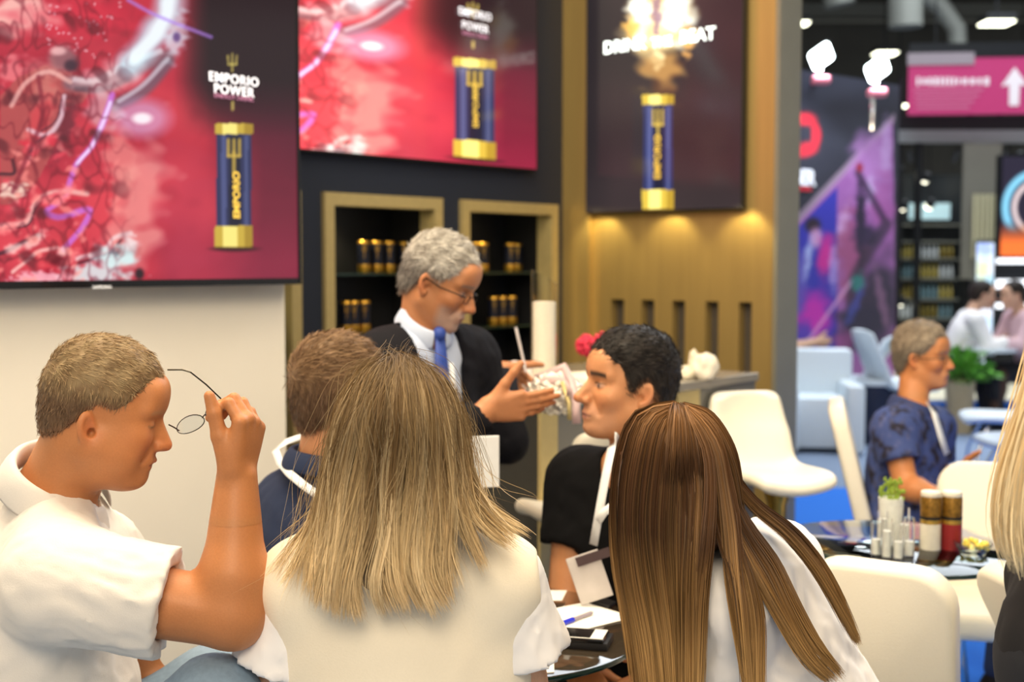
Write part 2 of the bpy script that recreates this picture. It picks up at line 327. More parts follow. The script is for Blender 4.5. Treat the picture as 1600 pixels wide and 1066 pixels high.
def advert(X, Y):
    A = Art(X, Y, (168, 28, 52)); n1 = noise(A.P3, .022); n2 = noise(A.P3, .06, 1)
    A.mix((216, 60, 74), .5+.6*n1).mix((120, 10, 34), .35*n2)
    A.mix((58, 8, 26), np.clip((X-285)/60, 0, 1)*np.clip((210-Y+.5*(X-300))/110, 0, 1)+.0)
    A.mix((84, 12, 40), np.clip((X-320)/90, 0, 1)*.8); A.mix((26, 3, 14), np.clip((X-270)/60, 0, 1)*np.clip((215-Y)/90, 0, 1))
    A.mix((150, 34, 64), np.clip((Y-330)/80, 0, 1)*np.clip((X-230)/40, 0, 1)*.6)
    A.blob(290, 330, 60, 90, (180, 50, 76), .45, rag=.4).blob(215, 330, 40, 110, (238, 160, 150), .65, .25, rag=.5).blob(190, 250, 26, 60, (235, 150, 140), .6, rag=.4)
    A.blob(30, 20, 60, 34, (250, 205, 190), .8, rag=.5).blob(20, 110, 30, 20, (250, 150, 150), .6, rag=.6).blob(130, 30, 120, 30, (212, 30, 60), .4, rag=.5)
    for q in range(46):                                             # spray
        A.blob(random.uniform(70, 190), random.uniform(0, 90), 1.8, 1.8, (250, 200, 210), .8)
    # big figure: head, shoulders, arms raised towards the light
    A.poly([(0, 150), (30, 120), (70, 102), (105, 112), (150, 128), (130, 160), (95, 170), (92, 220), (60, 280), (20, 320), (0, 320)], (172, 76, 74), .85)
    A.blob(72, 150, 22, 34, (206, 120, 110), .7, rag=.3).blob(102, 190, 16, 60, (84, 24, 40), .7, .3, rag=.4).blob(60, 200, 18, 60, (212, 60, 70), .7, .3, rag=.4)
    A.blob(98, 92, 25, 23, (150, 86, 92), 1, rag=.15).blob(112, 100, 14, 14, (66, 36, 50), .8).blob(90, 80, 14, 9, (226, 160, 160), .8)
    A.line([(110, 130), (150, 132), (195, 112), (262, 88)], 13, (120, 88, 100), .95).line([(115, 124), (150, 126), (190, 104), (250, 80)], 5, (224, 200, 206), .9).line([(120, 138), (160, 140), (200, 124)], 5, (50, 26, 42), .8)
    A.line([(180, 165), (225, 140), (262, 98)], 11, (96, 84, 100), .9).line([(186, 158), (222, 134), (262, 92)], 4, (210, 200, 210), .8)
    A.blob(178, 120, 60, 30, (236, 200, 200), .55, -.5, rag=.4).blob(160, 175, 26, 40, (214, 180, 186), .6, rag=.5)
    # the thing of light, then a painted screen reflection
    A.line([(205, 100), (240, 55), (265, 8), (268, -20)], 24, (190, 226, 240), .85, 5).line([(212, 90), (245, 50), (266, 0)], 12, (240, 252, 255), .95, 4).blob(276, 60, 16, 38, (210, 226, 238), .7, .3, rag=.4).blob(276, 58, 7, 9, (92, 60, 120), .9)
    A.line([(200, 0), (240, 22), (330, 58)], 3, (170, 130, 230), .8)
    A.blob(222, 185, 50, 34, (212, 190, 236), .55).blob(222, 185, 18, 10, (255, 255, 255), .8)  # pale reflection glow of the glossy screen, painted into the picture
    # liquid swirls
    for pts, wd, cc in (([(175, 150), (150, 215), (118, 262), (100, 310), (72, 332), (90, 340), (140, 328), (128, 355), (100, 390)], 5, (198, 110, 224)),
                        ([(172, 160), (150, 215), (122, 256)], 3, (244, 226, 255)), ([(100, 150), (92, 190), (70, 212), (44, 204)], 4, (230, 200, 210)), ([(96, 155), (86, 190), (64, 206)], 1.6, (80, 30, 50)),
                        ([(0, 352), (40, 348), (60, 312), (100, 300), (135, 302)], 5, (240, 190, 180)), ([(0, 358), (42, 352), (62, 318), (100, 305)], 1.8, (60, 10, 30)),
                        ([(0, 395), (40, 378), (60, 368)], 4, (50, 14, 34)), ([(20, 425), (60, 395), (90, 388)], 3, (250, 200, 190)), ([(120, 405), (160, 392), (180, 372), (204, 366)], 4, (240, 210, 210)), ([(122, 412), (165, 398), (190, 376)], 2, (60, 20, 36)),
                        ([(0, 272), (22, 270), (20, 250)], 3, (46, 14, 30)), ([(46, 250), (52, 225), (70, 214)], 3, (90, 40, 60))):
        A.line(pts, wd, cc, .95, 2)
    for q in range(26): A.blob(random.uniform(0, 110), random.uniform(200, 440), random.uniform(8, 26), random.uniform(4, 10), random.choice([(214, 30, 56), (250, 130, 130), (150, 10, 40), (255, 210, 200), (228, 66, 84)]), .75, random.uniform(-.9, .2), rag=.3)
    A.blob(182, 402, 32, 22, (206, 232, 232), .95, rag=.5).blob(150, 425, 60, 15, (214, 232, 232), .85, rag=.5).blob(205, 385, 16, 14, (240, 240, 240), .7, rag=.6).blob(180, 395, 12, 5, (90, 110, 120), .6, rag=.6).blob(218, 428, 8, 10, (20, 8, 20), .9).blob(20, 300, 26, 12, (246, 220, 200), .8, rag=.7).blob(60, 432, 40, 10, (250, 190, 200), .8, rag=.6)
    rg = 1-2*np.abs(noise(A.P3*np.array([1., .55, 1], np.float32), .11, 2)); lf = np.clip((215-X)/60, 0, 1); A.mix((96, 6, 26), np.clip(rg*1.6-1.05, 0, .75)*lf).mix((255, 150, 140), np.clip(1.6*noise(A.P3, .13, 1)-.55, 0, .6)*lf*np.clip((Y-180)/60, 0, 1)); A.mix((60, 2, 18), np.clip(1.4*noise(A.P3, .07, 2)-.5, 0, .55)*np.clip((230-X)/60, 0, 1))
    A.blob(72, 108, 40, 16, (226, 150, 140), .35, .3, rag=.3).line([(18, 165), (40, 130), (75, 112), (110, 128)], 4, (244, 190, 180), .8).line([(60, 120), (66, 180), (40, 250), (20, 300)], 4, (120, 20, 40), .8).blob(100, 92, 20, 18, (140, 84, 92), .9, rag=.1).blob(110, 102, 11, 10, (56, 30, 46), .9).blob(92, 80, 13, 7, (232, 176, 176), .8)
    can_art(A, 365.5, 193, 388, 55)
    g = (196, 180, 90)
    for k in (-1, 0, 1): A.line([(363+k*7, 84-abs(k)*-3), (363+k*6, 100)], 1.6, g)
    A.line([(357, 101), (369, 101)], 1.8, g).line([(363, 98), (363, 112)], 1.6, g).line([(363.5, 160), (363.5, 171)], 2.4, g)
    return lin(A.c)
def paint_plane(name, o, ux, uz, W, H, nx, nz, fn, m, parent):
    gx, gz = np.meshgrid(np.linspace(0, W, nx), np.linspace(0, H, nz)); V = o+gx.reshape(-1, 1)*ux+gz.reshape(-1, 1)*uz
    i = np.arange((nx-1)*(nz-1)); r_ = i//(nx-1); c_ = i % (nx-1); a = r_*nx+c_; F = np.stack([a, a+1, a+nx+1, a+nx], 1)
    px, py = proj(V); return link(name, meshof(V, F, name, True, fn(px, py)), m, parent, True)
m_scr = mat('tv_picture', (1, 1, 1), .12, attr=True, emit=.85, var=0, spec=.5)
m_scr.node_tree.nodes['Principled BSDF'].inputs['Base Color'].links and m_scr.node_tree.links.remove(m_scr.node_tree.nodes['Principled BSDF'].inputs['Base Color'].links[0])
m_scr.node_tree.nodes['Principled BSDF'].inputs['Base Color'].default_value = (.01, .01, .012, 1)
paint_plane('picture', c-UU*(tvW/2-bw)-ZZ*(tvH/2-.02)+VV*.0035, UU, ZZ, tvW-2*bw, tvH-.02-bw, 420, 250, advert, m_scr, TVm)
def on(px, py, o, n, off=.006): return planehit(px, py, o, n)+n*off
m_txw = mat('lettering_white', 'e6e6ee', .5, emit=.8); m_txd = mat('lettering_mauve', 'a06a86', .5, emit=.6); m_txg = mat('lettering_gold', 'cfae48', .5, emit=.6)
def advert_text(pl, n, cx, cy, s, par, xs=1., mt=m_txw):
    text('EMPORIO', .039*s, frame(on(cx, cy, pl, n), UU, n), mt, 'advert_title', par, sx=xs*1.02, bold=.0004*s, spacing=1.12)
    text('POWER', .039*s, frame(on(cx, cy+17.5*s*xs, pl, n), UU, n), mt, 'advert_title', par, sx=xs*1.02, bold=.0004*s, spacing=1.12)
    text('ENERGY DRINK', .018*s, frame(on(cx, cy+28*s*xs, pl, n), UU, n), m_txd, 'advert_subtitle', par, sx=xs*1.15)
advert_text(TO, VV, 364, 125, 1., TVm)
text('EMPORIO', .033, frame(on(368, 305, TO, VV), (0, 0, 1), VV), m_txg, 'can_title', TVm, bold=.001)

# back screen (light box) on the navy wall
BO = Wp(0, .05); sr = np.dot(planehit(841, 200, BO, VV)-BO, UU); sb = planehit(841, 268, BO, VV)[2]
LS = empty('light_box', Wp(sr-1.1, .05, sb), 'wide glowing red advert light box high on the navy wall', 'light box')
h = MB(); wbox(h, sr-2.2, sr, .045, .002, sb, sb+1.4, .004); h.build('housing', m_black, LS, world=True)
def advert2(px, py):
    X = 365+(px-741)/1.12; Y = 388+(py-(248+.085*(px-741)))/.8
    return np.clip(advert(X, Y)*np.array([1.05, 1.0, .9])+np.array([.12, .02, .015])*np.clip((380-X)/200, 0, 1)[:, None], 0, 1)
m_scr2 = m_scr.copy(); m_scr2.name = 'light_box_picture'; m_scr2.node_tree.nodes['Principled BSDF'].inputs['Emission Strength'].default_value = 1.25
paint_plane('picture', Wp(sr-2.19, .0475, sb+.01), UU, ZZ, 2.18, 1.38, 440, 280, advert2, m_scr2, LS)
advert_text(BO, VV, 741, 23, 1.22, LS, .95); text('EMPORIO', .045, frame(on(742, 165, BO, VV), (0, 0, 1), VV), m_txg, 'can_title', LS, bold=.001)
# fix: letters sit a hair in front of the picture
# second poster on the brass wall: "drink the beat"
PO = Wp(-.045, 0); b0 = np.dot(planehit(915, 200, PO, UU)-PO, VV); b1 = np.dot(planehit(1159, 200, PO, UU)-PO, VV); zb = planehit(915, 333, PO, UU)[2]
BP = empty('advert_panel', Wp(0, (b0+b1)/2, zb), 'black advert panel with flaming gold can, mounted on the brass wall', 'advert panel')
h = MB(); wbox(h, -.043, -.004, b0, b1, zb, zb+1.5, .003); h.build('housing', m_black, BP, world=True)
def advert3(px, py):
    A = Art(px, py, (34, 28, 30)); n1 = noise(A.P3, .02)
    A.mix((48, 38, 40), .5+.6*n1).mix((20, 19, 24), np.clip((960-px)/60, 0, 1)*.6)
    A.blob(1035, 130, 26, 50, (92, 56, 34), .7, rag=.6).blob(1030, 95, 34, 36, (200, 150, 80), .7, rag=.6)
    A.blob(1032, 22, 58, 66, (236, 206, 140), .95, rag=.35).blob(1000, 20, 18, 46, (255, 255, 240), .9, rag=.5).blob(1058, 25, 26, 46, (255, 255, 240), .95, rag=.5).blob(1028, 60, 16, 36, (255, 230, 170), .8, rag=.6).blob(1026, 20, 8, 40, (130, 90, 120), .7, rag=.6).blob(985, 40, 12, 20, (250, 190, 90), .8, rag=.6).blob(1076, 60, 14, 26, (250, 180, 90), .7, rag=.7)
    can_art(A, 1028, 148, 329, 46)
    return lin(A.c)
m_scr3 = m_scr.copy(); m_scr3.name = 'poster_picture'; m_scr3.node_tree.nodes['Principled BSDF'].inputs['Emission Strength'].default_value = 1.3
paint_plane('picture', Wp(-.0445, b0+.003, zb+.003), VV, ZZ, b1-b0-.006, 1.49, 240, 330, advert3, m_scr3, BP)
m_txb = mat('lettering_glow', 'f4fff8', .5, emit=2.2)
for s, x, y, sz in (('DRINK', 976, 72, .078), ('THE', 1034, 66, .06), ('BEAT', 1090, 56, .078)): text(s, sz, frame(on(x, y, PO, -UU, .002), VV, -UU), m_txb, 'slogan', BP, bold=.001, sx=1.0)
text('EMPORIO', .047, frame(on(1028, 245, PO, -UU, .002), (0, 0, 1), -UU), m_txg, 'can_title', BP, bold=.001)

# ---- bar counter
a0c = Apx(848, 1.5); a1c = Apx(1186, 1.5); ZC = 1.1
CT = empty('bar_counter', Wp((a0c+a1c)/2, 1.2, 0), 'grey and brass bar counter in front of the brass wall', 'counter')
m_cgrey = mat('counter_grey_lacquer', '6f6e68', .3, .25, var=.04, scale=6, coat=.2)
q = MB(); wbox(q, a0c+.03, a1c, .75, 1.485, 0, ZC-.03); wbox(q, a0c+.03, a1c-.35, .1, .75, 0, ZC-.03) if 0 else None; q.build('carcass', m_cgrey, CT, world=True)
q = MB(); wbox(q, a0c-.0, a1c, .72, 1.5, ZC-.03, ZC, .004); q.build('worktop', mat('counter_top', '8c887e', .25, .1, var=.05, scale=10), CT, world=True)
q = MB(); wbox(q, a0c-.005, a0c+.075, 1.486, 1.497, 0, ZC-.03); q.build('corner_trim', m_brass_l, CT, world=True)
q = MB(); wbox(q, a0c+.018, a0c+.03, .75, 1.48, 0, ZC-.03); q.build('end_panel', mat('counter_dark_end', '35342f', .35, .2), CT, world=True)
q = MB(); wbox(q, a0c+.72, a0c+.86, 1.486, 1.494, 0, ZC-.03); q.build('gold_reflection_strip', m_brass_l, CT, world=True)  # strip standing in for the gold reflected in the counter face
# ================================================================ FURNITURE
m_shell = mat('cream_leatherette', 'f0ead8', .42, var=.02, bump=.0004, scale=300)
m_shellw = mat('white_leatherette', 'eef3f6', .42, var=.02, bump=.0004, scale=300)
m_chrome = mat('chrome', 'dcdcdc', .08, 1, var=0)
m_brassleg = mat('brass_leg', 'b7954a', .25, .95, var=.03)
def shell_mesh(W, sh, bh, depth=.44, thick=.045, lean=.16, flat=False):
    prof = [(depth/2, sh-.03, .86), (depth/2-.03, sh, .96), (0, sh-.005, 1), (-depth/2+.07, sh-.01, 1), (-depth/2+.0, sh+.03, 1), (-depth/2-.045, sh+.12, .98), (-depth/2-.045-lean*.45, sh+(bh-sh)*.55, .96), (-depth/2-.045-lean*.85, bh-.07, .93), (-depth/2-.045-lean*.97, bh-.015, .86), (-depth/2-.045-lean, bh, .72)]
    V = []; n = 7
    for x, z, k in prof:
        for j in range(n):
            q = j/(n-1)*2-1; V.append((x+(.03*q*q if z > sh+.05 else 0), q*W/2*k, z+(.025*q*q if z <= sh+.01 and not flat else 0)-(.02*q**4 if z >= bh-.01 else 0)))
    F = [(i*n+j, i*n+j+1, (i+1)*n+j+1, (i+1)*n+j) for i in range(len(prof)-1) for j in range(n-1)]
    return V, F
def add_shell(par, W, sh, bh, m, name='shell', **k):
    V, F = shell_mesh(W, sh, bh, **k); o = link(name, meshof(V, F, name, True), m, par)
    s = o.modifiers.new('s', 'SOLIDIFY'); s.thickness = k.get('thick', .045); s.offset = 0; u = o.modifiers.new('u', 'SUBSURF'); u.levels = 2; u.render_levels = 2
    return o
def shell_chair(loc, rz, label, m=None, W=.44, sh=.46, bh=.86, group=None, legm=None, **k):
    r = empty('shell_chair', loc, label, 'chair', group, rz); add_shell(r, W, sh, bh, m or m_shell, **k)
    for sx in (1, -1):
        for sy in (1, -1):
            MB().tube([(sx*.10-.02, sy*.12, sh-.03), (sx*.17-.02, sy*.18, sh*.55), (sx*.21-.02, sy*.21, 0.0)], .011).build('leg', legm or m_chrome, r, smooth=True)
    MB().box((-.02, 0, sh-.03), (.26, .28, .02), None, .004).build('seat_plate', m_black, r)
    return r
def slab_chair(loc, rz, label, m=None, W=.42, sh=.47, bh=.87, tilt=12, th=.06):
    r = empty('dining_chair', loc, label, 'chair', 'cream upholstered chairs', rz); m = m or m_shell
    q = MB().box((0, 0, sh-.04), (.42, W, .085), None, .03, 4); q.build('seat', m, r, smooth=True, autos=False)
    bb = bmesh.new(); g = bmesh.ops.create_cube(bb, size=1); bmesh.ops.scale(bb, vec=(th, W, bh-sh+.06), verts=g['verts'])
    es = [e for e in bb.edges if abs(e.verts[0].co.x-e.verts[1].co.x) > th*.5 and e.verts[0].co.z > 0]; bmesh.ops.bevel(bb, geom=es, offset=.085, segments=6, affect='EDGES', profile=.5)
    es = [e for e in bb.edges if len(e.link_faces) == 2 and e.calc_face_angle(0) > 1.2]; bmesh.ops.bevel(bb, geom=es, offset=.016, segments=3, affect='EDGES', profile=.5)
    bmesh.ops.transform(bb, matrix=Matrix.Translation((-.20, 0, (bh+sh)/2-.03)) @ Matrix.Rotation(-math.radians(tilt), 4, 'Y'), verts=bb.verts); me = bpy.data.meshes.new('backrest'); bb.to_mesh(me); bb.free(); me.polygons.foreach_set('use_smooth', [True]*len(me.polygons)); me.set_sharp_from_angle(angle=math.radians(50)); link('backrest', me, m, r)
    for sx in (1, -1):
        for sy in (1, -1): MB().tube([(sx*.15, sy*.16, sh-.08), (sx*.19, sy*.19, 0)], .012).build('leg', m_chrome, r, smooth=True)
    MB().tube([(-.17, -.17, .32), (-.21, 0, .30), (-.17, .17, .32)], .01).build('stretcher', m_chrome, r, smooth=True)
    return r
def bar_stool(loc, rz, label, m=None):
    r = empty('bar_stool', loc, label, 'bar stool', 'cream bar stools at the counter', rz); add_shell(r, .31, .785, 1.055, m or m_shell, depth=.31, lean=.05)
    MB().lathe([(.02, .04), (.03, .06), (.032, .7), (.05, .76)], seg=16).build('column', m_brassleg, r, smooth=True)
    MB().lathe([(.2, 0), (.2, .012), (.16, .022), (.03, .045)], seg=32).build('base', m_brassleg, r, smooth=True)
    MB().tube([(.03, 0, .3), (.15, -.09, .3), (.19, 0, .3), (.15, .09, .3), (.03, 0, .3)], .009).build('footrest', m_chrome, r, smooth=True)
    return r
p = P(1215, 735, 4.2); bar_stool((p[0], p[1], 0), -1.25, 'cream bar stool on a brass column at the right end of the counter')
p = P(905, 700, 3.62); bar_stool((p[0], p[1], 0), 2.0, 'cream bar stool half hidden behind the man in the black T-shirt')
# second table and chairs
m_tglass = mat('table_glass', 'f0faf4', .01, trans=1, var=0, ior=1.5)
m_tglassd = mat('smoked_table_glass', '8a7a66', .02, trans=.85, var=0, ior=1.5, coat=.5)
m_medge = mat('glass_edge_dark', '12302c', .08, trans=.3, var=0)
def round_table(x, y, r_, label, mg, zt=.75):
    t = empty('round_table', (x, y, 0), label, 'table')
    MB().lathe([(r_-.004, zt-.012), (r_, zt-.009), (r_, zt-.003), (r_-.004, zt)], seg=64).build('tabletop', mg, t, smooth=True)
    rg = MB().lathe([(r_+.0005, zt-.011), (r_+.0015, zt-.009), (r_+.0015, zt-.003), (r_+.0005, zt-.001)], seg=64, cap=False); rg.build('edge', m_medge, t, smooth=True)
    MB().lathe([(.03, .02), (.03, zt-.02), (.09, zt-.016), (.09, zt-.0125)], seg=24).build('column', m_chrome, t, smooth=True)
    MB().lathe([(.24, 0), (.24, .01), (.03, .03)], seg=40).build('base', m_chrome, t, smooth=True)
    return t
T1 = (-.09, 2.6); T2 = (P(1400, 860, 3.36)[0], 3.36)
round_table(*T1, .36, 'round smoked glass table between the seated talkers, papers on it', m_tglassd)
round_table(*T2, .335, 'round clear glass table at right holding jars and two cans', m_tglass)
p = P(1400, 1000, 2.72); slab_chair((p[0]+.075, p[1]+.15, 0), math.radians(56), 'empty cream chair, its broad back in front of the clear glass table', bh=.865, tilt=7, W=.325, th=.07)
p = P(1520, 1000, 2.5); slab_chair((p[0]+.40, p[1]+.0, 0), math.radians(8), 'cream chair with tilted back beside the woman in black at the right edge', tilt=27, bh=.91)
p = P(1540, 780, 3.95); slab_chair((p[0]+.05, p[1]-.1, 0), math.radians(-105), 'cream chair beyond the clear glass table, right of the man in the floral shirt', bh=.86)
p = P(1380, 800, 4.6); slab_chair((p[0]+.11, p[1]+.04, 0), math.radians(-14), 'cream chair the man in the blue floral shirt sits on', bh=1.0, tilt=14)
zt = .75
def onT(px, py, z=zt):
    a = P(px, py, 1.)-np.array([0, 0, 1.5]); return np.array([0, 0, 1.5])+a*((z-1.5)/a[2])
# items on the smoked table
m_paper = mat('white_paper', 'f4f2ea', .7, var=.01)
def flatpoly(name, pts, th, m, z0, label, cat, group=None):
    c_ = np.mean([onT(*q, z0) for q in pts], 0); bm = bmesh.new(); lo = [bm.verts.new((*(onT(*q, z0)-c_)[:2], 0)) for q in pts]; hi = [bm.verts.new((v.co.x, v.co.y, th)) for v in lo]
    n = len(pts); bm.faces.new(lo[::-1]); bm.faces.new(hi)
    for i in range(n): bm.faces.new((lo[i], lo[(i+1) % n], hi[(i+1) % n], hi[i]))
    bmesh.ops.recalc_face_normals(bm, faces=bm.faces); me = bpy.data.meshes.new(name); bm.to_mesh(me); bm.free(); o = link(name, me, m); o.location = (c_[0], c_[1], z0)
    return tag(o, label, cat, group)
flatpoly('paper_sheet', [(842, 956), (914, 942), (992, 965), (918, 983), (838, 984)], .0008, m_paper, zt+.001, 'white sheets of paper lying under the blue pen', 'paper')
flatpoly('paper_slip', [(855, 923), (886, 923), (878, 939), (850, 939)], .0006, m_paper, zt+.001, 'small white slip near the far edge of the smoked table', 'paper')
flatpoly('paper_card', [(836, 1012), (865, 1014), (866, 1052), (838, 1054)], .002, m_paper, zt+.001, 'white card at the near edge of the smoked table', 'paper')
flatpoly('black_folder', [(912, 939), (918, 930), (962, 944), (952, 951)], .006, m_black, zt+.003, 'black folded case at the far side of the smoked table', 'case')
pe = empty('ballpoint_pen', onT(900, 968, zt+.006), 'blue and clear ballpoint pen lying on the white sheets', 'pen')
a, b = onT(872, 977, zt+.007), onT(926, 957, zt+.007); d_ = (b-a)
MB().tube([a, a+d_*.42], .0055).build('cap', mat('pen_blue', '2a38d8', .3, var=0), pe, smooth=True, world=True)
MB().tube([a+d_*.42, a+d_*.95, b], [.004, .004, .002]).build('barrel', mat('pen_clear', 'b8b0c0', .2, trans=.4, var=0), pe, smooth=True, world=True)
def slab(name, px, py, z0, size, rz, th, m, label, cat):
    o = onT(px, py, z0); e_ = empty(name, (o[0], o[1], z0), label, cat, None, rz); MB().box((0, 0, th/2), (size[0], size[1], th), None, .003).build('body', m, e_, smooth=True); return e_
m_gbk = mat('gloss_black', '08080a', .12, var=0)
s = slab('power_bank', 897, 1006, zt, (.145, .075), math.radians(-14), .016, m_black, 'black power bank under the phone on the smoked table', 'power bank')
s = slab('mobile_phone', 893, 995, zt+.0165, (.138, .068), math.radians(-14), .008, m_gbk, 'phone with white border lying on the black power bank', 'phone')
MB().box((0, 0, .0083), (.134, .064, .001)).build('front_glass', mat('phone_white', 'f0f0ea', .25, var=0), s); MB().box((-.008, 0, .0091), (.1, .058, .0008)).build('screen', m_gbk, s)
# items on the clear table
m_jar = mat('thin_jar_glass', 'ffffff', .08, trans=1, ior=1.12, var=0)
def jar(px, py, r_, h, label, fill=None):
    o = onT(px, py); e_ = empty('glass_jar', o, label, 'jar', 'glass jars on the clear table')
    MB().lathe([(r_, 0), (r_, h), (r_-.002, h), (r_-.002, .003), (.001, .003)], seg=20, cap=False).build('glass', m_jar, e_, smooth=True)
    if fill: MB().lathe([(r_-.003, .004), (r_-.003, h*fill[1])], seg=16).build('contents', fill[0], e_)
    return o
m_frost = mat('frosted_white', 'f4f6ee', .4, trans=.1, var=.1, scale=60)
for i, (px, py, h, f_) in enumerate(((1368, 868, .085, (m_frost, .5)), (1385, 872, .1, (m_frost, .7)), (1403, 874, .09, (m_frost, .5)), (1420, 870, .1, (m_frost, .4)), (1378, 858, .1, (m_frost, .8)), (1412, 858, .11, (m_frost, .6)))):
    jar(px, py, .0135, h, ['leftmost front', 'second front', 'third front', 'rightmost front', 'left rear', 'right rear'][i]+' glass jar of the cluster on the clear table', f_)
o = onT(1391, 850); pl_ = empty('potted_plant', o, 'small green sprig in a pale pot behind the glass jars', 'plant')
MB().lathe([(.026, 0), (.033, .125), (.03, .125), (.028, .11)], seg=24).build('pot', m_frost, pl_, smooth=True)
m_leaf = mat('sprig_green', '8fa83a', .6, var=.2); lf = MB()
for q in range(60):
    an = random.uniform(0, 6.28); rr = random.uniform(0, .034); h_ = random.uniform(.12, .175); lf.ico((rr*math.cos(an), rr*math.sin(an), h_), .005, 1, (1, .5, 1.4))
tag(lf.build('foliage', m_leaf, pl_), kind='stuff')
m_pg = mat('print_gold_brown', '8a6526', .35, .5, var=.5, scale=120); m_pr = mat('print_red', '8e1f22', .4, var=.1); m_pw = mat('print_cream', 'e3dccb', .4, var=.08, scale=60)
for i, (px, m_, lb) in enumerate(((1453, m_pw, 'tall can with gold top and cream lower half on the clear table'), (1486, m_pr, 'tall can with gold top and red lower half on the clear table'))):
    o = onT(px, 858); e_ = empty('product_can', o, lb, 'can', None, 1.2*i)
    MB().lathe([(.0255, 0), (.0265, .003), (.0265, .075)], seg=28).build('lower_label', m_, e_, smooth=True)
    MB().lathe([(.0267, .069), (.0267, .08)], seg=28).build('band', mat('band_gold', 'caa24a', .3, .8), e_, smooth=True)
    MB().lathe([(.0266, .08), (.0266, .088)], seg=28).build('dark_band', m_black, e_, smooth=True)
    MB().lathe([(.0265, .088), (.0265, .135), (.024, .14)], seg=28).build('upper_label', m_pg, e_, smooth=True)
    MB().lathe([(.0255, .14), (.0262, .143), (.0262, .15), (.024, .153)], seg=28).build('lid', m_pw, e_, smooth=True)
o = onT(1520, 866); e_ = empty('snack_dish', o, 'small glass dish of yellow sweets beside the red can', 'dish')
MB().lathe([(.03, 0), (.05, .03), (.048, .03), (.029, .003)], seg=24, cap=False).build('bowl', m_glass, e_, smooth=True)
y_ = MB()
for q in range(22): y_.ico((random.uniform(-.03, .03), random.uniform(-.03, .03), random.uniform(.02, .04)), .008, 1)
tag(y_.build('sweets', mat('yellow_sweets', 'f0d860', .5), e_, smooth=True), kind='stuff')
# things on the counter
def onC(px, py): return onT(px, py, ZC)
o = onC(868, 640); PT = empty('foil_pot', o, 'flower pot wrapped in silver foil and pink ribbon on the counter corner', 'wrapped pot')
m_foil = mat('crinkled_foil', 'f2ebe0', .3, .85, var=.1, bump=.02, scale=55)
fb = bmesh.new(); bmesh.ops.create_icosphere(fb, subdivisions=5, radius=.066)
for v in fb.verts:
    c_ = v.co; q = 1+.10*math.sin(9*c_.x*20+3*c_.z*30)*math.sin(c_.y*150)+.06*random.uniform(-1, 1); v.co = Vector((c_.x*q*1.15, c_.y*q*1.15, c_.z*q*.85+.045))
me = bpy.data.meshes.new('f'); fb.to_mesh(me); fb.free(); link('foil', me, m_foil, PT)
m_rib = mat('pink_film', 'f6dada', .3, trans=.55, var=.15, scale=30)
def ribbon_mesh(pts, wd, nrm=(0, 0, 1), tw=0):
    pts = [Vector(tuple(p)) for p in pts]; V = []; F = []
    for i, p in enumerate(pts):
        t = (pts[min(i+1, len(pts)-1)]-pts[max(i-1, 0)]).normalized(); s_ = t.cross(Vector(nrm)).normalized()
        if tw: s_ = Matrix.Rotation(tw*i, 3, t) @ s_
        V += [p-s_*wd/2, p+s_*wd/2]
        if i: F.append((2*i-2, 2*i-1, 2*i+1, 2*i))
    return [tuple(v) for v in V], F
def ribbon(name, pts, wd, m, par, nrm=(0, 0, 1), th=.0012, tw=0, world=True):
    V, F = ribbon_mesh(pts, wd, nrm, tw); o = link(name, meshof(V, F, name, True), m, par, world); s_ = o.modifiers.new('s', 'SOLIDIFY'); s_.thickness = th; return o
ribbon('ribbon', [P(836, 592, 3.50), P(862, 582, 3.46), P(880, 572, 3.44), P(893, 596, 3.40), P(900, 630, 3.36), P(901, 662, 3.34)], .022, m_rib, PT, (0, -1, .2), .002)
ribbon('ribbon', [P(826, 606, 3.46), P(850, 596, 3.42), P(878, 594, 3.40), P(890, 615, 3.36)], .022, m_rib, PT, (0, -1, .4), .002, .2)
ribbon('ribbon_tail', [P(878, 596, 3.38), P(889, 630, 3.36), P(890, 656, 3.34)], .012, m_brass_l, PT, (0, -1, .2), .002)
def crumple(name, px, py, size, label, cat, m, seed=0, lift=0):
    o = onC(px, py); bm = bmesh.new(); bmesh.ops.create_icosphere(bm, subdivisions=4, radius=1); V = np.array([v.co[:] for v in bm.verts], np.float32); q = 1+.22*noise(V, 2.6, seed)+.08*noise(V, 7, seed+1)
    for v, k_ in zip(bm.verts, q): v.co = Vector((v.co.x*size[0]*k_, v.co.y*size[1]*k_, max(v.co.z*size[2]*k_+size[2]*.8, 0)))
    me = bpy.data.meshes.new(name); bm.to_mesh(me); bm.free(); ob = link(name, me, m); me.polygons.foreach_set('use_smooth', [True]*len(me.polygons)); ob.location = tuple(o); return tag(ob, label, cat)
m_bag = mat('pale_paper_bag', 'e9dfc6', .6, var=.08, scale=20); m_bag2 = mat('printed_wrap', 'e6dcd8', .5, var=.25, scale=25)
crumple('paper_bag', 800, 606, (.075, .05, .045), 'crumpled pale bag on the counter in front of the candle vase', 'bag', m_bag2, 0)
crumple('bread_bag', 915, 606, (.11, .06, .03), 'long cream bag lying on the counter by the pink flower', 'bag', m_bag, 1)
crumple('white_bag', 1100, 592, (.048, .04, .05), 'white cloth bag on the counter right of the dark haired man', 'bag', mat('white_cloth_bag', 'efe6d2', .7, var=.05), 2)
crumple('napkin_heap', 1070, 592, (.035, .03, .026), 'low pale napkin heap beside the white bag', 'napkin', m_bag, 1)
crumple('knotted_bag', 1083, 590, (.018, .018, .055), 'narrow upright knotted paper between napkins and white bag', 'bag', m_bag, 2)
o = onC(850, 607); VS = empty('candle_vase', o, 'tall slanted glass cylinder filled with white sand on the counter', 'vase')
hh = zpx(440, 4.3)-ZC+.02; r_ = .041; n = 32; V = []
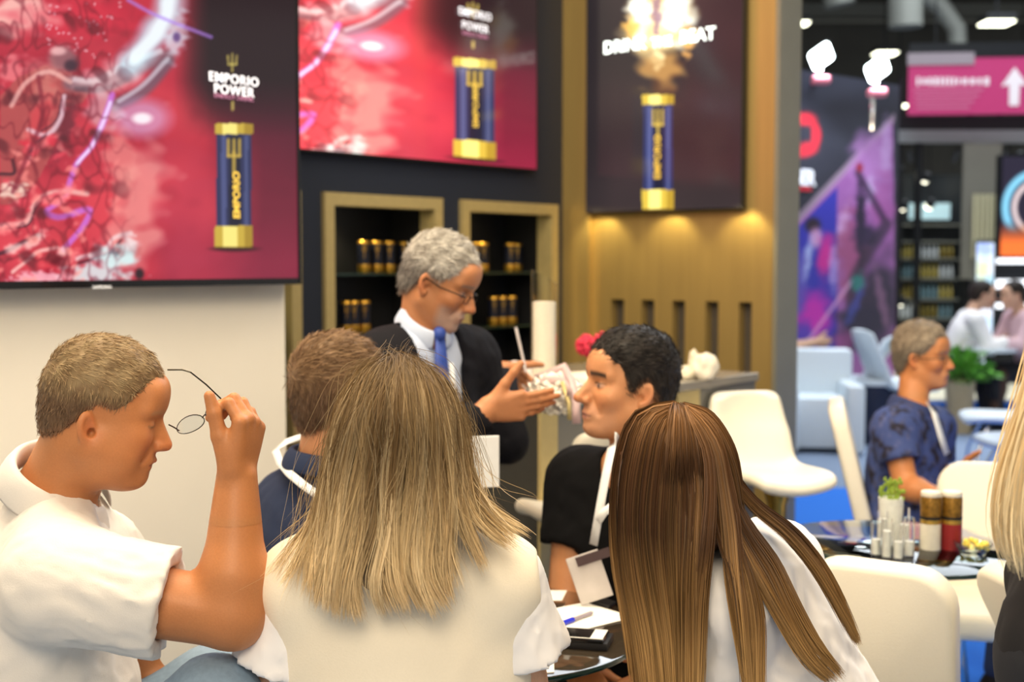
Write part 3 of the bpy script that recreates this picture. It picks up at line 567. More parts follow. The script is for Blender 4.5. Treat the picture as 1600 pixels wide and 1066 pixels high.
for z_, r2 in ((0, r_), (1, r_), (1, r_-.003), (0.012, r_-.003)):
    for k_ in range(n):
        a_ = k_*2*math.pi/n; V.append((r2*math.cos(a_), r2*math.sin(a_), z_*(hh-.022*math.cos(a_)) if z_ else 0))
F = [(q*n+k_, q*n+(k_+1) % n, (q+1)*n+(k_+1) % n, (q+1)*n+k_) for q in range(3) for k_ in range(n)]+[tuple(range(n))[::-1]]
link('glass', meshof(V, F, 'g', False), m_jar, VS)
MB().lathe([(r_-.004, .004), (r_-.004, zpx(468, 4.3)-ZC)], seg=32).build('sand', mat('white_sand', 'f6efd9', .9, var=.04, scale=200, bump=.001), VS, smooth=True)
o = onC(932, 598); FL = empty('flower_vase', o, 'pink flower heads behind the face of the dark haired man', 'flowers')
MB().lathe([(.02, 0), (.028, .05), (.018, .09), (.02, .095)], seg=20).build('vase', m_black, FL, smooth=True)
m_pink = mat('pink_petals', 'd8304e', .6, var=.2, scale=80)
for cx_, cz_, R_ in ((-.035, .125, .036), (.02, .14, .03), (-.005, .10, .03)):
    fl = MB(); 
    for q in range(70):
        d_ = Vector(rng.normal(size=3)).normalized(); fl.ico(Vector((cx_, 0, cz_))+d_*R_*.8, .010, 1, (1, .6, 1))
    fl.build('flower_head', m_pink, FL, smooth=True); MB().tube([(0, 0, .06), (cx_, 0, cz_)], .002).build('stem', m_leaf, FL)
# ================================================================ THE HALL BEHIND
m_dark = mat('dark_steel', '16181c', .5, .3, var=.1); m_ceil = mat('hall_ceiling', '3a3832', .9, var=.2, scale=.5)
cl = MB(); cl.box((6, 14, 8.05), (46, 40, .1)); struct('ceiling', cl, m_ceil)
wf = MB(); wf.box((6, 33.9, 4), (46, .2, 8)); struct('wall_far', wf, mat('far_wall', '4a4a46', .9, var=.25, scale=.8))
m_lamp = mat('hall_lamp_glow', 'ffffe0', .5, emit=5, var=0); m_flood = mat('flood_glow', 'f2ffff', .5, emit=9, var=0)
def ceil_lamp(px, py, Y, w_, label):
    p = P(px, py, Y); e_ = empty('ceiling_lamp', p, label, 'ceiling lamp', 'square lamps under the hall roof'); MB().box((0, 0, .05), (w_*1.1, w_*1.1, .1), None, .02).build('housing', m_dark, e_)
    MB().box((0, 0, -.012), (w_, w_, .02)).build('diffuser', m_lamp, e_); MB().tube([(0, 0, .1), (0, 0, 8-p[2])], .015, 6).build('rod', m_dark, e_)
for a_ in ((1246, 36, 24, .38, 'square ceiling lamp at the edge of the grey panel'), (1557, 35, 20, .42, 'square ceiling lamp above the pink banner'), (1383, 83, 26, .42, 'square ceiling lamp behind the right floodlight'), (1405, 165, 28, .36, 'square ceiling lamp left of the pink banner'), (1596, 208, 29, .25, 'small ceiling lamp under the right end of the pink banner')): ceil_lamp(*a_)
# ducts
m_duct = mat('grey_duct', '7d7f78', .6, .3, var=.1)
for nm, pts, r_, lb in (('air_duct', [P(1405, -40, 22), P(1470, 10, 22), P(1495, 45, 22), P(1497, 90, 22)], .16, 'grey duct bending down towards the pink banner'), ('air_duct', [P(1415, -40, 20), P(1415, 42, 20)], .26, 'short thick grey duct hanging left of the bent duct'), ('air_duct', [P(1300, -60, 21), P(1312, 8, 21)], .25, 'grey duct end above the left floodlight')):
    tag(MB().tube(pts, r_, 14).build(nm, m_duct, smooth=True), lb, 'duct', 'ducts under the hall roof')
for k_ in range(6):
    tag(MB().box((6, 15+k_*3.4, 7.7), (40, .18, .35)).box((6, 15+k_*3.4, 7.45), (40, .3, .04)).build('roof_beam', m_duct), 'grey steel beam across the dark hall roof', 'beam', 'roof beams')
# poster stand
YS = 12.; sA = P(1180, 585, YS-.8); sB = P(1397, 585, YS+.6); su = (sB-sA)*np.array([1, 1, 0]); sw = np.linalg.norm(su); su = su/sw; sn = np.array([su[1], -su[0], 0.]); 
zt_ = P(1330, 118, YS)[2]; SD = empty('poster_stand', (sA+sB)/2*np.array([1, 1, 0]), 'tall dark exhibition stand wall with red emblem and dancing figures', 'stand wall')
c = (sA+sB)/2; R_s = Matrix(((su[0], -sn[0], 0), (su[1], -sn[1], 0), (0, 0, 1)))
MB().box((c[0]-sn[0]*.12, c[1]-sn[1]*.12, zt_/2), (sw, .22, zt_), R_s).build('panel', m_dark, SD, world=True)
def standart(X, Y):
    A = Art(X, Y, (52, 54, 66)); n1 = noise(A.P3, .05); A.mix((34, 34, 46), .5+.5*n1)
    A.mix((70, 74, 96), .5*np.clip((170-Y)/50, 0, 1))
    A.line([(1238, 185), (1268, 190), (1276, 215), (1262, 238), (1238, 240)], 7, (214, 44, 60)).blob(1258, 186, 20, 12, (214, 44, 60)).blob(1262, 232, 18, 12, (204, 44, 60)).blob(1275, 212, 8, 20, (214, 44, 60))
    A.poly([(1230, 365), (1395, 185), (1400, 600), (1230, 600)], (150, 92, 158)); A.poly([(1230, 352), (1398, 176), (1398, 190), (1230, 368)], (176, 150, 170), .7)
    A.poly([(1230, 372), (1308, 292), (1308, 600), (1230, 600)], (50, 50, 160))
    A.blob(1360, 260, 34, 60, (178, 124, 188), .8, rag=.4).blob(1385, 230, 10, 50, (196, 160, 212), .7, rag=.3).blob(1360, 300, 8, 24, (200, 180, 220), .8, rag=.4).blob(1318, 350, 9, 30, (214, 180, 224), .7, .2, rag=.4).blob(1330, 400, 26, 70, (150, 74, 112), .8, rag=.4).blob(1380, 320, 22, 50, (160, 84, 150), .6, rag=.4)
    A.blob(1345, 345, 9, 70, (34, 26, 50), .95, rag=.3).blob(1352, 370, 22, 20, (40, 32, 60), .9, rag=.3).line([(1340, 270), (1380, 340)], 6, (50, 30, 60), .9).line([(1385, 350), (1335, 440), (1330, 520)], 10, (34, 30, 46), .8).blob(1343, 262, 6, 8, (150, 30, 50))
    A.blob(1270, 352, 14, 14, (40, 26, 40)).blob(1275, 372, 12, 18, (206, 150, 190), .9).blob(1260, 410, 8, 40, (170, 180, 222), .9, .2, rag=.2).blob(1290, 400, 14, 40, (200, 40, 140), .95, .1, rag=.2).blob(1302, 420, 8, 40, (190, 160, 214), .7, rag=.3).blob(1270, 490, 34, 44, (196, 40, 168), .95, rag=.3).blob(1248, 440, 14, 60, (90, 80, 170), .8, rag=.4).blob(1256, 520, 14, 24, (80, 60, 170), .9, rag=.4).line([(1250, 550), (1330, 440)], 3, (216, 160, 200), .9)
    A.blob(1370, 470, 40, 80, (44, 38, 58), .95, rag=.3).blob(1345, 520, 44, 40, (40, 36, 60), .9, rag=.4).blob(1378, 470, 8, 60, (126, 90, 122), .8, -.2, rag=.3).blob(1340, 440, 12, 16, (40, 130, 120), .8, rag=.4).blob(1335, 480, 8, 34, (60, 70, 150), .8, .4, rag=.4).blob(1318, 540, 20, 26, (150, 70, 130), .7, rag=.4)
    return lin(A.c)
m_print = mat('printed_panel', (1, 1, 1), .5, attr=True, var=0)
paint_plane('printed_face', np.array([sA[0], sA[1], 0.01])+sn*.003, su, ZZ, sw, zt_-.02, 200, 260, standart, m_print, SD)
fo = frame(planehit(1252, 278, np.array([sA[0], sA[1], 0])+sn*.02, sn), su, sn); text('SBER', .19, fo, mat('sign_white', 'e8eaf2', .5, emit=.2), 'stand_lettering', SD, bold=.008)
MB().box(planehit(1255, 295, np.array([sA[0], sA[1], 0])+sn*.02, sn), (.24, .006, .035), R_s).build('stand_underline', mat('sign_red', 'c02838', .5), SD, world=True)
for i, (px, py) in enumerate(((1283, 88), (1371, 108))):
    p = P(px, py, YS-1.); q = P(px-8, py+44, YS-.2); e_ = empty('floodlight', p, ['left', 'right'][i]+' of the two glaring floodlights above the dark poster stand', 'floodlight', 'floodlights over the poster stand')
    R_f = Matrix.Rotation(math.radians(-35), 3, 'Y') @ Matrix.Rotation(math.radians(38), 3, 'X')
    MB().box((0, 0, 0), (.2, .05, .19), R_f, .03).build('lamp_face', m_flood, e_, smooth=True); MB().box((.01, .05, .01), (.22, .06, .21), R_f, .03).build('housing', m_dark, e_)
    MB().tube([p+np.array([0, .05, -.1]), p+np.array([0, .3, -.18]), q, q-ZZ*.3], .02, 8).build('arm', m_chrome, e_, world=True)
    MB().box((0, 0, -.2), (.16, .1, .07), None, .02).build('bracket', mat('pink_bracket', 'e08090', .4), e_)
    spot('flood_beam', p+np.array([0, 0, -.05]), p+np.array([0, .9, -2]), 90, (.85, .92, 1), 110, .1)
# pink banner
bo = P(1418, 180, 15); bn = np.array([-.1, -1, 0]); bn /= np.linalg.norm(bn); bu = np.array([1, -.1, 0])/np.linalg.norm([1, -.1]); bt = P(1418, 92, 15)[2]
BN = empty('hanging_banner', bo+bu*.9, 'pink hanging direction banner with a white arrow', 'banner')
bz = MB(); bz.box(bo+bu*1.0+ZZ*(bt-bo[2])/2, (2.0, .03, bt-bo[2]), Matrix.Rotation(-.0997, 3, 'Z')); bz.build('sheet', mat('banner_pink', 'b8326c', .6, var=.04, emit=.12), BN, world=True)
def ob(px, py): return planehit(px, py, bo-bn*-.02, bn)
m_bw = mat('banner_white', 'e6dce2', .6, emit=.15, var=0)
ax = Matrix(frame(ob(1585, 135), bu, bn)); MB().prism([(-.09, .0), (-.2, .0), (0, .26), (.2, .0), (.09, .0), (.075, -.30), (-.075, -.30)], 0, .004, ax.to_3x3().to_4x4() @ Matrix.Rotation(0, 4, 'X')) if 0 else None
ar = bmesh.new(); vs = [ar.verts.new(ax @ Vector((x, y, .002))) for x, y in ((-.06, 0.02), (-.15, .0), (0, .22), (.15, .0), (.06, .02), (.055, -.22), (-.055, -.22))]; ar.faces.new(vs); me = bpy.data.meshes.new('a'); ar.to_mesh(me); ar.free(); link('arrow', me, m_bw, BN, True)
lt = MB(); x_ = 1432
while x_ < 1540:
    w_ = random.choice((5, 7, 9)); q0 = ob(x_+w_/2, 127); lt.box(q0, (w_*.0062, .006, random.uniform(.07, .1)), Matrix.Rotation(-.0997, 3, 'Z')); x_ += w_+random.choice((2, 2, 3))
tag(lt.build('banner_lettering', m_bw, BN, world=True), kind='stuff')
lt = MB()
for k_ in range(4): lt.box(ob(1482-k_*3, 141+k_*9), (.78-.06*k_, .006, .018), Matrix.Rotation(-.0997, 3, 'Z'))
tag(lt.build('banner_small_lettering', mat('banner_faint', 'd583a6', .6), BN, world=True), kind='stuff')
tb = MB(); tb.box(ob(1470, 92)+ZZ*0, (.75, .02, .14), Matrix.Rotation(-.0997, 3, 'Z')); tb.build('header_strip', mat('banner_grey', '9b8f96', .6), BN, world=True)
MB().box(bo+bu*1.0+ZZ*(bt-bo[2]+.09), (2.0, .05, .16), Matrix.Rotation(-.0997, 3, 'Z')).build('top_rail', m_dark, BN, world=True)
for s_ in (.3, 1.7): MB().tube([bo+bu*s_+ZZ*(bt-bo[2]), bo+bu*s_+ZZ*(8-bo[2])], .01, 6).build('hanging_wire', m_dark, BN, world=True)
# black framed stand with lit shelves
YB = 15.5
FS = empty('framed_stand', P(1480, 520, YB)*np.array([1, 1, 0]), 'black framed exhibition stand with glass cabinets and spotlights', 'stand')
for px, w_ in ((1430, .07), (1505, .085), (1552, .05), (1400, .05)):
    p = P(px, 520, YB); MB().box((p[0], YB, 1.85), (w_, w_*1.4, 3.7)).build('post', m_dark, FS, world=True)
z1 = P(1500, 193, YB)[2]; xl, xr = P(1398, 0, YB)[0], P(1720, 0, YB)[0]
MB().box(((xl+xr)/2, YB, z1), (xr-xl, .12, .16)).build('beam', m_dark, FS, world=True); MB().box(((xl+xr)/2, YB-.02, z1-.16), (xr-xl, .1, .15)).build('fascia', mat('fascia_grey', '8b9296', .5, .3), FS, world=True)
for k_ in range(4): MB().tube([(xl+.2+k_*.6, YB, z1-.3), (xl+1+k_*.6, YB+2.5, z1-.25)], .03, 6).build('brace', m_dark, FS, world=True)
wbk = MB(); wbk.box((P(1455, 0, YB+.6)[0], YB+.75, 1.3), (1.35, .3, 2.6)); wbk.build('cabinet', mat('cabinet_dark', '20262c', .5, .2, var=.3, scale=4), FS, world=True)
m_sg = mat('shelf_glow', 'a8c8d0', .5, emit=.5, var=0)
for i, py in enumerate((352, 378, 405, 436, 468, 498)):
    pz = P(1455, py, YB+.5)[2]; MB().box((P(1455, 0, YB+.5)[0], YB+.52, pz), (1.25, .22, .025)).build('shelf', m_duct, FS, world=True)
MB().box((P(1465, 0, YB+.4)[0], YB+.55, P(0, 330, YB+.5)[2]), (.5, .05, .2)).build('lit_sign', m_sg, FS, world=True)
m_bt = [mat('bottle_amber', 'b0a050', .3, var=.2), mat('bottle_pale', 'c8d0d4', .3, var=.2), mat('bottle_gold', '8a7a3a', .3, .5), mat('bottle_teal', '6a8a94', .3)]
bms = [MB() for _ in m_bt]
bp_ = bmesh.new()
bt0 = MB().lathe([(.022, 0), (.024, .09), (.01, .13), (.01, .17)], seg=8); bt0.bm.verts.ensure_lookup_table(); bme = bpy.data.meshes.new('bottle'); bt0.bm.to_mesh(bme); bt0.bm.free(); bmv = []
for m_ in m_bt: q = bme.copy(); q.materials.append(m_); bmv.append(q)
for i, py in enumerate((405, 436, 468, 498)):
    for k_ in range(11):
        o = bpy.data.objects.new('bottle', bmv[(i*3+k_//4) % 4]); COL.objects.link(o); o.location = (P(1418, 0, YB+.42)[0]+k_*.062*1.0, YB+.47, P(1455, py, YB+.5)[2]+.013); tag(o, 'small bottle in a row on the glass cabinet shelves of the framed stand', 'bottle', 'bottles in the far cabinet')
m_sp = mat('small_lamp_glow', 'fffae0', .5, emit=6, var=0)
for i, (px, py) in enumerate(((1403, 270), (1516, 228), (1520, 287), (1560, 258), (1590, 247), (1580, 268), (1445, 280), (1410, 323), (1452, 321), (1407, 472))):
    p = P(px, py, YB+.2); e_ = empty('spotlight', p, 'small glowing spotlight of the black framed stand, '+['high beside the poster stand', 'high near the second black post', 'lower of two at the second black post', 'highest of the right trio', 'rightmost of the right trio', 'lowest of the right trio', 'faint one above the cabinet sign', 'left of the cabinet sign', 'bright one on the cabinet sign', 'low beside the bottle shelves'][i], 'spotlight', 'track spotlights'); MB().lathe([(.04, 0), (.055, .02), (.05, .1), (.02, .12)], seg=12, M=Matrix.Rotation(1.2, 3, 'X')).build('housing', m_dark, e_); MB().lathe([(.052, -.012), (.052, .0)], seg=12, M=Matrix.Rotation(1.2, 3, 'X')).build('lens', m_sp, e_)
    MB().tube([(0, 0, .03), (0, 0, max(.1, z1-p[2]))], .008, 6).build('rod', m_dark, e_)
# slatted column, light panel, ring screen, back-lit shelf
for k_ in range(5):
    p = P(1522+k_*8, 355, YB-.4); MB().box((p[0], YB-.4, P(0, 355, YB)[2]), (.035, .04, .75)).build('slat', mat('slat_cream', 'c8c2a0', .5), FS, world=True)
MB().box((P(1540, 0, YB-.3)[0], YB-.3, 2.1), (.45, .04, 1.6)).build('slat_back', mat('warm_grey', '77756c', .6), FS, world=True)
def panelart(X, Y):
    A = Art(X, Y, (200, 226, 250)); n1 = noise(A.P3, .12); A.mix((235, 240, 255), .5+n1).blob(1538, 390, 14, 12, (150, 170, 250), .7, rag=.4).blob(1536, 425, 12, 20, (210, 220, 150), .7, rag=.5).blob(1545, 450, 10, 22, (150, 205, 220), .6, rag=.5); return lin(A.c)
m_scr4 = m_scr.copy(); m_scr4.name = 'far_screen_glow'; m_scr4.node_tree.nodes['Principled BSDF'].inputs['Emission Strength'].default_value = 1.15
KP = empty('lit_display', P(1543, 450, 14)*np.array([1, 1, 0]), 'tall pale glowing panel behind the people at the far table', 'display'); pl0 = P(1524, 500, 14); pl0[2] = .35
hp = P(1540, 380, 14)[2]-pl0[2]; MB().box((pl0[0]+.14, 14.03, pl0[2]+hp/2-.15), (.3, .05, hp+.38)).build('housing', m_duct, KP, world=True)
paint_plane('screen', pl0, np.array([1., 0, 0]), ZZ, .27, hp, 30, 60, panelart, m_scr4, KP)
def ringart(X, Y):
    A = Art(X, Y, (24, 18, 40)); d = np.hypot((X-1627)/1., (Y-325)/1.); A.mix((240, 110, 40), np.clip((Y-345)/35, 0, 1)); A.mix((120, 190, 220), np.clip((8-abs(d-56))/4, 0, 1)*np.clip((365-Y)/20, 0, 1)); A.mix((220, 200, 200), np.clip((5-abs(d-42))/3, 0, 1)*np.clip((370-Y)/20, 0, 1)); A.mix((250, 160, 90), np.clip((6-abs(d-40))/4, 0, 1)*np.clip((Y-350)/20, 0, 1)); A.mix((20, 12, 30), np.clip((30-d)/5, 0, 1)); return lin(A.c)
RS = empty('ring_screen', P(1620, 520, 13.5)*np.array([1, 1, 0]), 'glowing screen with blue ring over orange at the right edge', 'screen'); r0 = P(1563, 400, 13.5); hp = P(0, 245, 13.5)[2]-r0[2]
MB().box((r0[0]+.62, 13.56, r0[2]/2+hp/2), (1.3, .08, r0[2]+hp+.04)).build('stand_body', m_dark, RS, world=True); paint_plane('screen', r0, np.array([1., 0, 0]), ZZ, 1.24, hp, 90, 70, ringart, m_scr4, RS)
m_lit = mat('lit_shelf', 'f4f8ff', .5, emit=1.4, var=0)
for i, (py, w_) in enumerate(((408, .05), (444, .09), (478, .05))): MB().box((P(1568, 0, 13.45)[0]+.38, 13.47, P(0, py, 13.45)[2]), (.75, .06, w_)).build('lit_shelf', m_lit, RS, world=True)
# raised beige platform with blue skirting
PF = MB(); pa = P(1480, 612, 11.9); PF.box((pa[0]+2.4, 13.6, .11), (6.2, 3.4, .22)); pf = tag(PF.build('platform', mat('beige_platform', 'd8d0b4', .7)), 'low beige platform with bright blue skirting at far right', 'platform')
MB().box((pa[0]+2.4, 11.87, .1), (6.2, .04, .2)).build('skirting', m_blue, pf, world=True)
# lounge corner
m_w2 = mat('white_vinyl', 'dfeaf2', .35, var=.02)
def sofa_box(px, py, Y, w_, d_, h, label, rz=0):
    p = P(px, py, Y); e_ = empty('armchair', (p[0], p[1], 0), label, 'armchair', None, rz)
    MB().box((-w_*.12, 0, .24), (w_*.72, d_*.66, .40), None, .03).build('seat', m_w2, e_, smooth=True); MB().box((w_*.36, 0, h/2+.02), (w_*.26, d_, h), None, .035).build('armrest', m_w2, e_, smooth=True); MB().box((-w_*.55, 0, h/2+.02), (w_*.26, d_, h), None, .035).build('armrest', m_w2, e_, smooth=True)
    MB().box((-w_*.1, d_*.4, .42), (w_*1.1, d_*.24, .75), None, .04).build('backrest', m_w2, e_, smooth=True)
    for sx in (-.5, .35):
        for sy in (-.35, .35): MB().box((w_*sx, d_*sy, .015), (.05, .05, .03)).build('foot', m_dark, e_)
sofa_box(1288, 640, 10.2, .55, .72, .53, 'white boxy armchair beyond the brass wall end', -.12)
p = P(1300, 590, 10.9); MB().lathe([(.16, 0.01), (.185, .03), (.19, .40), (.17, .44)], (p[0]-.02, 11.35, 0), 32).build('pouf', m_w2, smooth=True)
tag(bpy.data.objects['pouf'], 'round white pouf behind the boxy armchair', 'pouf')
p = P(1366, 600, 10.6); t_ = empty('coffee_table', (p[0], 10.6, 0), 'round white topped low table with dark drum base', 'table'); MB().lathe([(.21, .49), (.22, .5), (.22, .53), (.21, .54)], seg=32).build('tabletop', m_w2, t_, smooth=True); MB().lathe([(.15, 0), (.17, .03), (.17, .49)], seg=24).build('base', mat('drum_navy', '1c2440', .5), t_, smooth=True)
p = P(1400, 560, 10.2); shell_chair((p[0]+.2, 10.6, 0), math.radians(10), 'pale chair standing behind the man in the floral shirt', m_w2, bh=.95)
p = P(1330, 560, 11.6); shell_chair((p[0]-.14, 11.3, 0), math.radians(150), 'pale chair at the foot of the poster stand', m_w2, bh=.86)
p = P(1560, 590, 8.4); shell_chair((p[0]+.04, 8.5, 0), math.radians(170), 'pale blue white shell chair with thin legs on the grey carpet', m_w2, bh=.98, W=.5, lean=.2)
p = P(1610, 620, 7.2); shell_chair((p[0]+.05, 7.4, 0), math.radians(200), 'pale grey chair cut by the right edge of the picture', mat('pale_grey_shell', 'b4c2d4', .4), bh=.86)
# far table and plant
p = P(1545, 535, 11.4); t_ = empty('cafe_table', (p[0], 11.4, 0), 'small dark table between the two far seated people', 'table'); MB().lathe([(.26, .71), (.26, .74)], seg=32).build('tabletop', m_w2, t_); MB().lathe([(.03, .01), (.03, .71)], seg=12).build('column', m_dark, t_); MB().lathe([(.2, 0), (.2, .015)], seg=24).build('base', m_dark, t_)
p = P(1500, 600, 11.2); pp = empty('potted_fern', (p[0], 11.2, 0), 'leafy green plant in a beige pot right of the floral shirt man', 'plant'); MB().lathe([(.10, 0), (.13, .46), (.12, .46), (.11, .42)], seg=24).build('pot', mat('beige_pot', 'b8a888', .6), pp, smooth=True)
V = []; F = []; C_ = []
for q in range(420):
    an = random.uniform(0, 6.28); el = random.uniform(.15, 1.4); L_ = random.uniform(.14, .34); b_ = Vector((0, 0, .44)); d_ = Vector((math.cos(an)*math.cos(el), math.sin(an)*math.cos(el), math.sin(el))); t = b_+d_*L_; s_ = d_.cross(Vector((random.uniform(-1, 1), random.uniform(-1, 1), 1))).normalized()*.022; e2 = t+d_*.05-Vector((0, 0, .03)); i0 = len(V); md = t-d_*.06
    V += [tuple(md), tuple(t+s_), tuple(e2), tuple(t-s_)]; F.append((i0, i0+1, i0+2, i0+3)); g_ = random.uniform(.5, 1.3); C_ += [(.12*g_, .36*g_, .04*g_)]*4
tag(link('foliage', meshof(V, F, 'leafs', True, np.array(C_)), mat('leafy', (1, 1, 1), .5, attr=True), pp), kind='stuff')
# ================================================================ PEOPLE: signed-distance bodies meshed with surface nets
f32 = np.float32
def nv(v): v = np.asarray(v, float); return v/np.linalg.norm(v)
class Pr:
    def __init__(s, fn, c, R, k, op): s.fn, s.c, s.R, s.k, s.op = fn, np.asarray(c, float), R, k, op
def rc(a, b, ra, rb, k=.02, op='+', cut=None):
    a = np.asarray(a, float); b = np.asarray(b, float); ba = (b-a); L2 = ba@ba+1e-12; a_, ba_ = a.astype(f32), ba.astype(f32)
    def fn(Q):
        pa = Q-a_; h = (pa@ba_)/f32(L2)
        if cut is not None: h0 = h
        h = np.clip(h, 0, 1); d = np.sqrt(((pa-h[:, None]*ba_)**2).sum(1))-(ra+(rb-ra)*h)
        if cut is not None: d = np.maximum(d, (h0-cut)*f32(math.sqrt(L2)))
        return d
    return Pr(fn, (a+b)/2, math.sqrt(L2)/2+max(ra, rb), k, op)
def ell(c, r, k=.02, op='+', R=None):
    c = np.asarray(c, float); r_ = np.asarray(r, f32); c_ = c.astype(f32); R_ = None if R is None else np.asarray(R, f32)
    def fn(Q):
        q = Q-c_
        if R_ is not None: q = q@R_
        k0 = np.sqrt(((q/r_)**2).sum(1)); k1 = np.sqrt(((q/(r_*r_))**2).sum(1))+1e-6; return k0*(k0-1)/k1
    return Pr(fn, c, max(r), k, op)
def fnp(fn, c, R, k=.01, op='+'): return Pr(fn, c, R, k, op)
def xf(prims, o, R, s=1.):
    """local prims -> world: columns of R are the local axes"""
    o = np.asarray(o, float); R = np.asarray(R, float); out = []
    for p in prims:
        def g(Q, fn=p.fn): return fn(((Q-o.astype(f32))@R.astype(f32))/f32(s))*f32(s)
        out.append(Pr(g, o+R@(p.c*s), p.R*s, p.k*s, p.op))
    return out
def ev(prims, Q, c=None, rad=None, far=.05):
    d = np.full(len(Q), .2, f32)
    for p in prims:
        if c is not None and np.linalg.norm(p.c-c)-p.R-rad > far+p.k: continue
        e = p.fn(Q).astype(f32)
        if p.op == '+':
            h = np.clip(.5+.5*(e-d)/p.k, 0, 1); d = e+(d-e)*h-p.k*h*(1-h)
        elif p.op == '-':
            e = -e; h = np.clip(.5-.5*(e-d)/p.k, 0, 1); d = e+(d-e)*h+p.k*h*(1-h)
        elif p.op == 'o': d = d+e            # displacement
        elif p.op == '&': d = np.maximum(d, e)
    return d
def nets(prims, lo, hi, h, B=10):
    lo = np.asarray(lo, float); n = np.ceil((np.asarray(hi)-lo)/h).astype(int)+1; nb = np.ceil(n/B).astype(int); n = nb*B
    D = np.full(n, .2, f32); g = np.arange(B)*h; ox = np.stack(np.meshgrid(g, g, g, indexing='ij'), -1).reshape(-1, 3).astype(f32)
    bi = np.stack(np.meshgrid(*[np.arange(q) for q in nb], indexing='ij'), -1).reshape(-1, 3); cs = lo+(bi*B+(B-1)/2)*h; rad = B*h*.87
    cd = ev(prims, cs.astype(f32)) if len(cs) else None
    for b, c, d0 in zip(bi, cs, cd):
        if abs(d0) > rad*1.35+.012 and d0 != .2:
            D[b[0]*B:(b[0]+1)*B, b[1]*B:(b[1]+1)*B, b[2]*B:(b[2]+1)*B] = d0; continue
        if d0 == f32(.2): continue
        Q = ox+(lo+b*B*h).astype(f32); D[b[0]*B:(b[0]+1)*B, b[1]*B:(b[1]+1)*B, b[2]*B:(b[2]+1)*B] = ev(prims, Q, c, rad).reshape(B, B, B)
    S_ = D < 0; nx, ny, nz = n
    def sl(a, dx, dy, dz): return a[dx:nx-1+dx, dy:ny-1+dy, dz:nz-1+dz]
    cnt = sum(sl(S_, i, j, k).astype(np.int8) for i in (0, 1) for j in (0, 1) for k in (0, 1)); act = (cnt > 0) & (cnt < 8)
    idx = np.argwhere(act); V = np.zeros((len(idx), 3)); W_ = np.zeros(len(idx))
    for ax in range(3):
        for u in (0, 1):
            for v in (0, 1):
                o0 = np.zeros(3, int); o0[(ax+1) % 3] = u; o0[(ax+2) % 3] = v; o1 = o0.copy(); o1[ax] = 1
                A = D[tuple((idx+o0).T)]; Bv = D[tuple((idx+o1).T)]; m = (A < 0) != (Bv < 0); t = np.where(m, A/(A-Bv+1e-20), 0)
                pt = o0+t[:, None]*(o1-o0); V += pt*m[:, None]; W_ += m
    V = (V/np.maximum(W_, 1)[:, None]+idx)*h+lo
    vid = np.full((nx-1, ny-1, nz-1), -1, np.int64); vid[tuple(idx.T)] = np.arange(len(idx)); Fs = []
    for ax in range(3):
        a, b = (ax+1) % 3, (ax+2) % 3; s0 = [slice(1, -1)]*3; s0[ax] = slice(0, -1); s1 = [slice(1, -1)]*3; s1[ax] = slice(1, None)
        A = S_[tuple(s0)]; Bv = S_[tuple(s1)]; e = np.argwhere(A != Bv)
        if not len(e): continue
        base = e+1; base[:, ax] -= 1; da = np.zeros(3, int); da[a] = 1; db = np.zeros(3, int); db[b] = 1
        q = [base, base-da, base-da-db, base-db]; ok = np.all([(x < [nx-1, ny-1, nz-1]).all(1) for x in q], 0); e, q = e[ok], [x[ok] for x in q]
        F = np.stack([vid[tuple(x.T)] for x in q], 1); fl = A[tuple(e.T)]; F[~fl] = F[~fl][:, ::-1]; Fs.append(F)
    F = np.concatenate(Fs) if Fs else np.zeros((0, 4), int); F = F[(F >= 0).all(1)]
    return V, F
def multi(prims, boxes, trim=True):
    """boxes: (lo, hi, h), finest first; coarser ones leave the finer boxes out"""
    Vs, Fs, n = [], [], 0
    for i, (lo, hi, h) in enumerate(boxes):
        V, F = nets(prims, lo, hi, h)
        for lo2, hi2, h2 in boxes[:i]:
            m = h*1.0; ins = ((V > np.asarray(lo2)+m) & (V < np.asarray(hi2)-m)).all(1); F = F[~ins[F].all(1)]
        u = np.unique(F); mp = np.full(len(V), -1); mp[u] = np.arange(len(u)); V = V[u]; F = mp[F]
        Vs.append(V); Fs.append(F+n); n += len(V)
    return np.concatenate(Vs), np.concatenate(Fs)
def bounds(prims, pad=.02):
    ps = [p for p in prims if p.op == '+' and p.R < 1]; return np.min([p.c-p.R for p in ps], 0)-pad, np.max([p.c+p.R for p in ps], 0)+pad
def axes(fwd, up=(0, 0, 1)):
    f = nv(fwd); l = nv(np.cross(up, f)); return np.stack([f, l, np.cross(f, l)], 1)

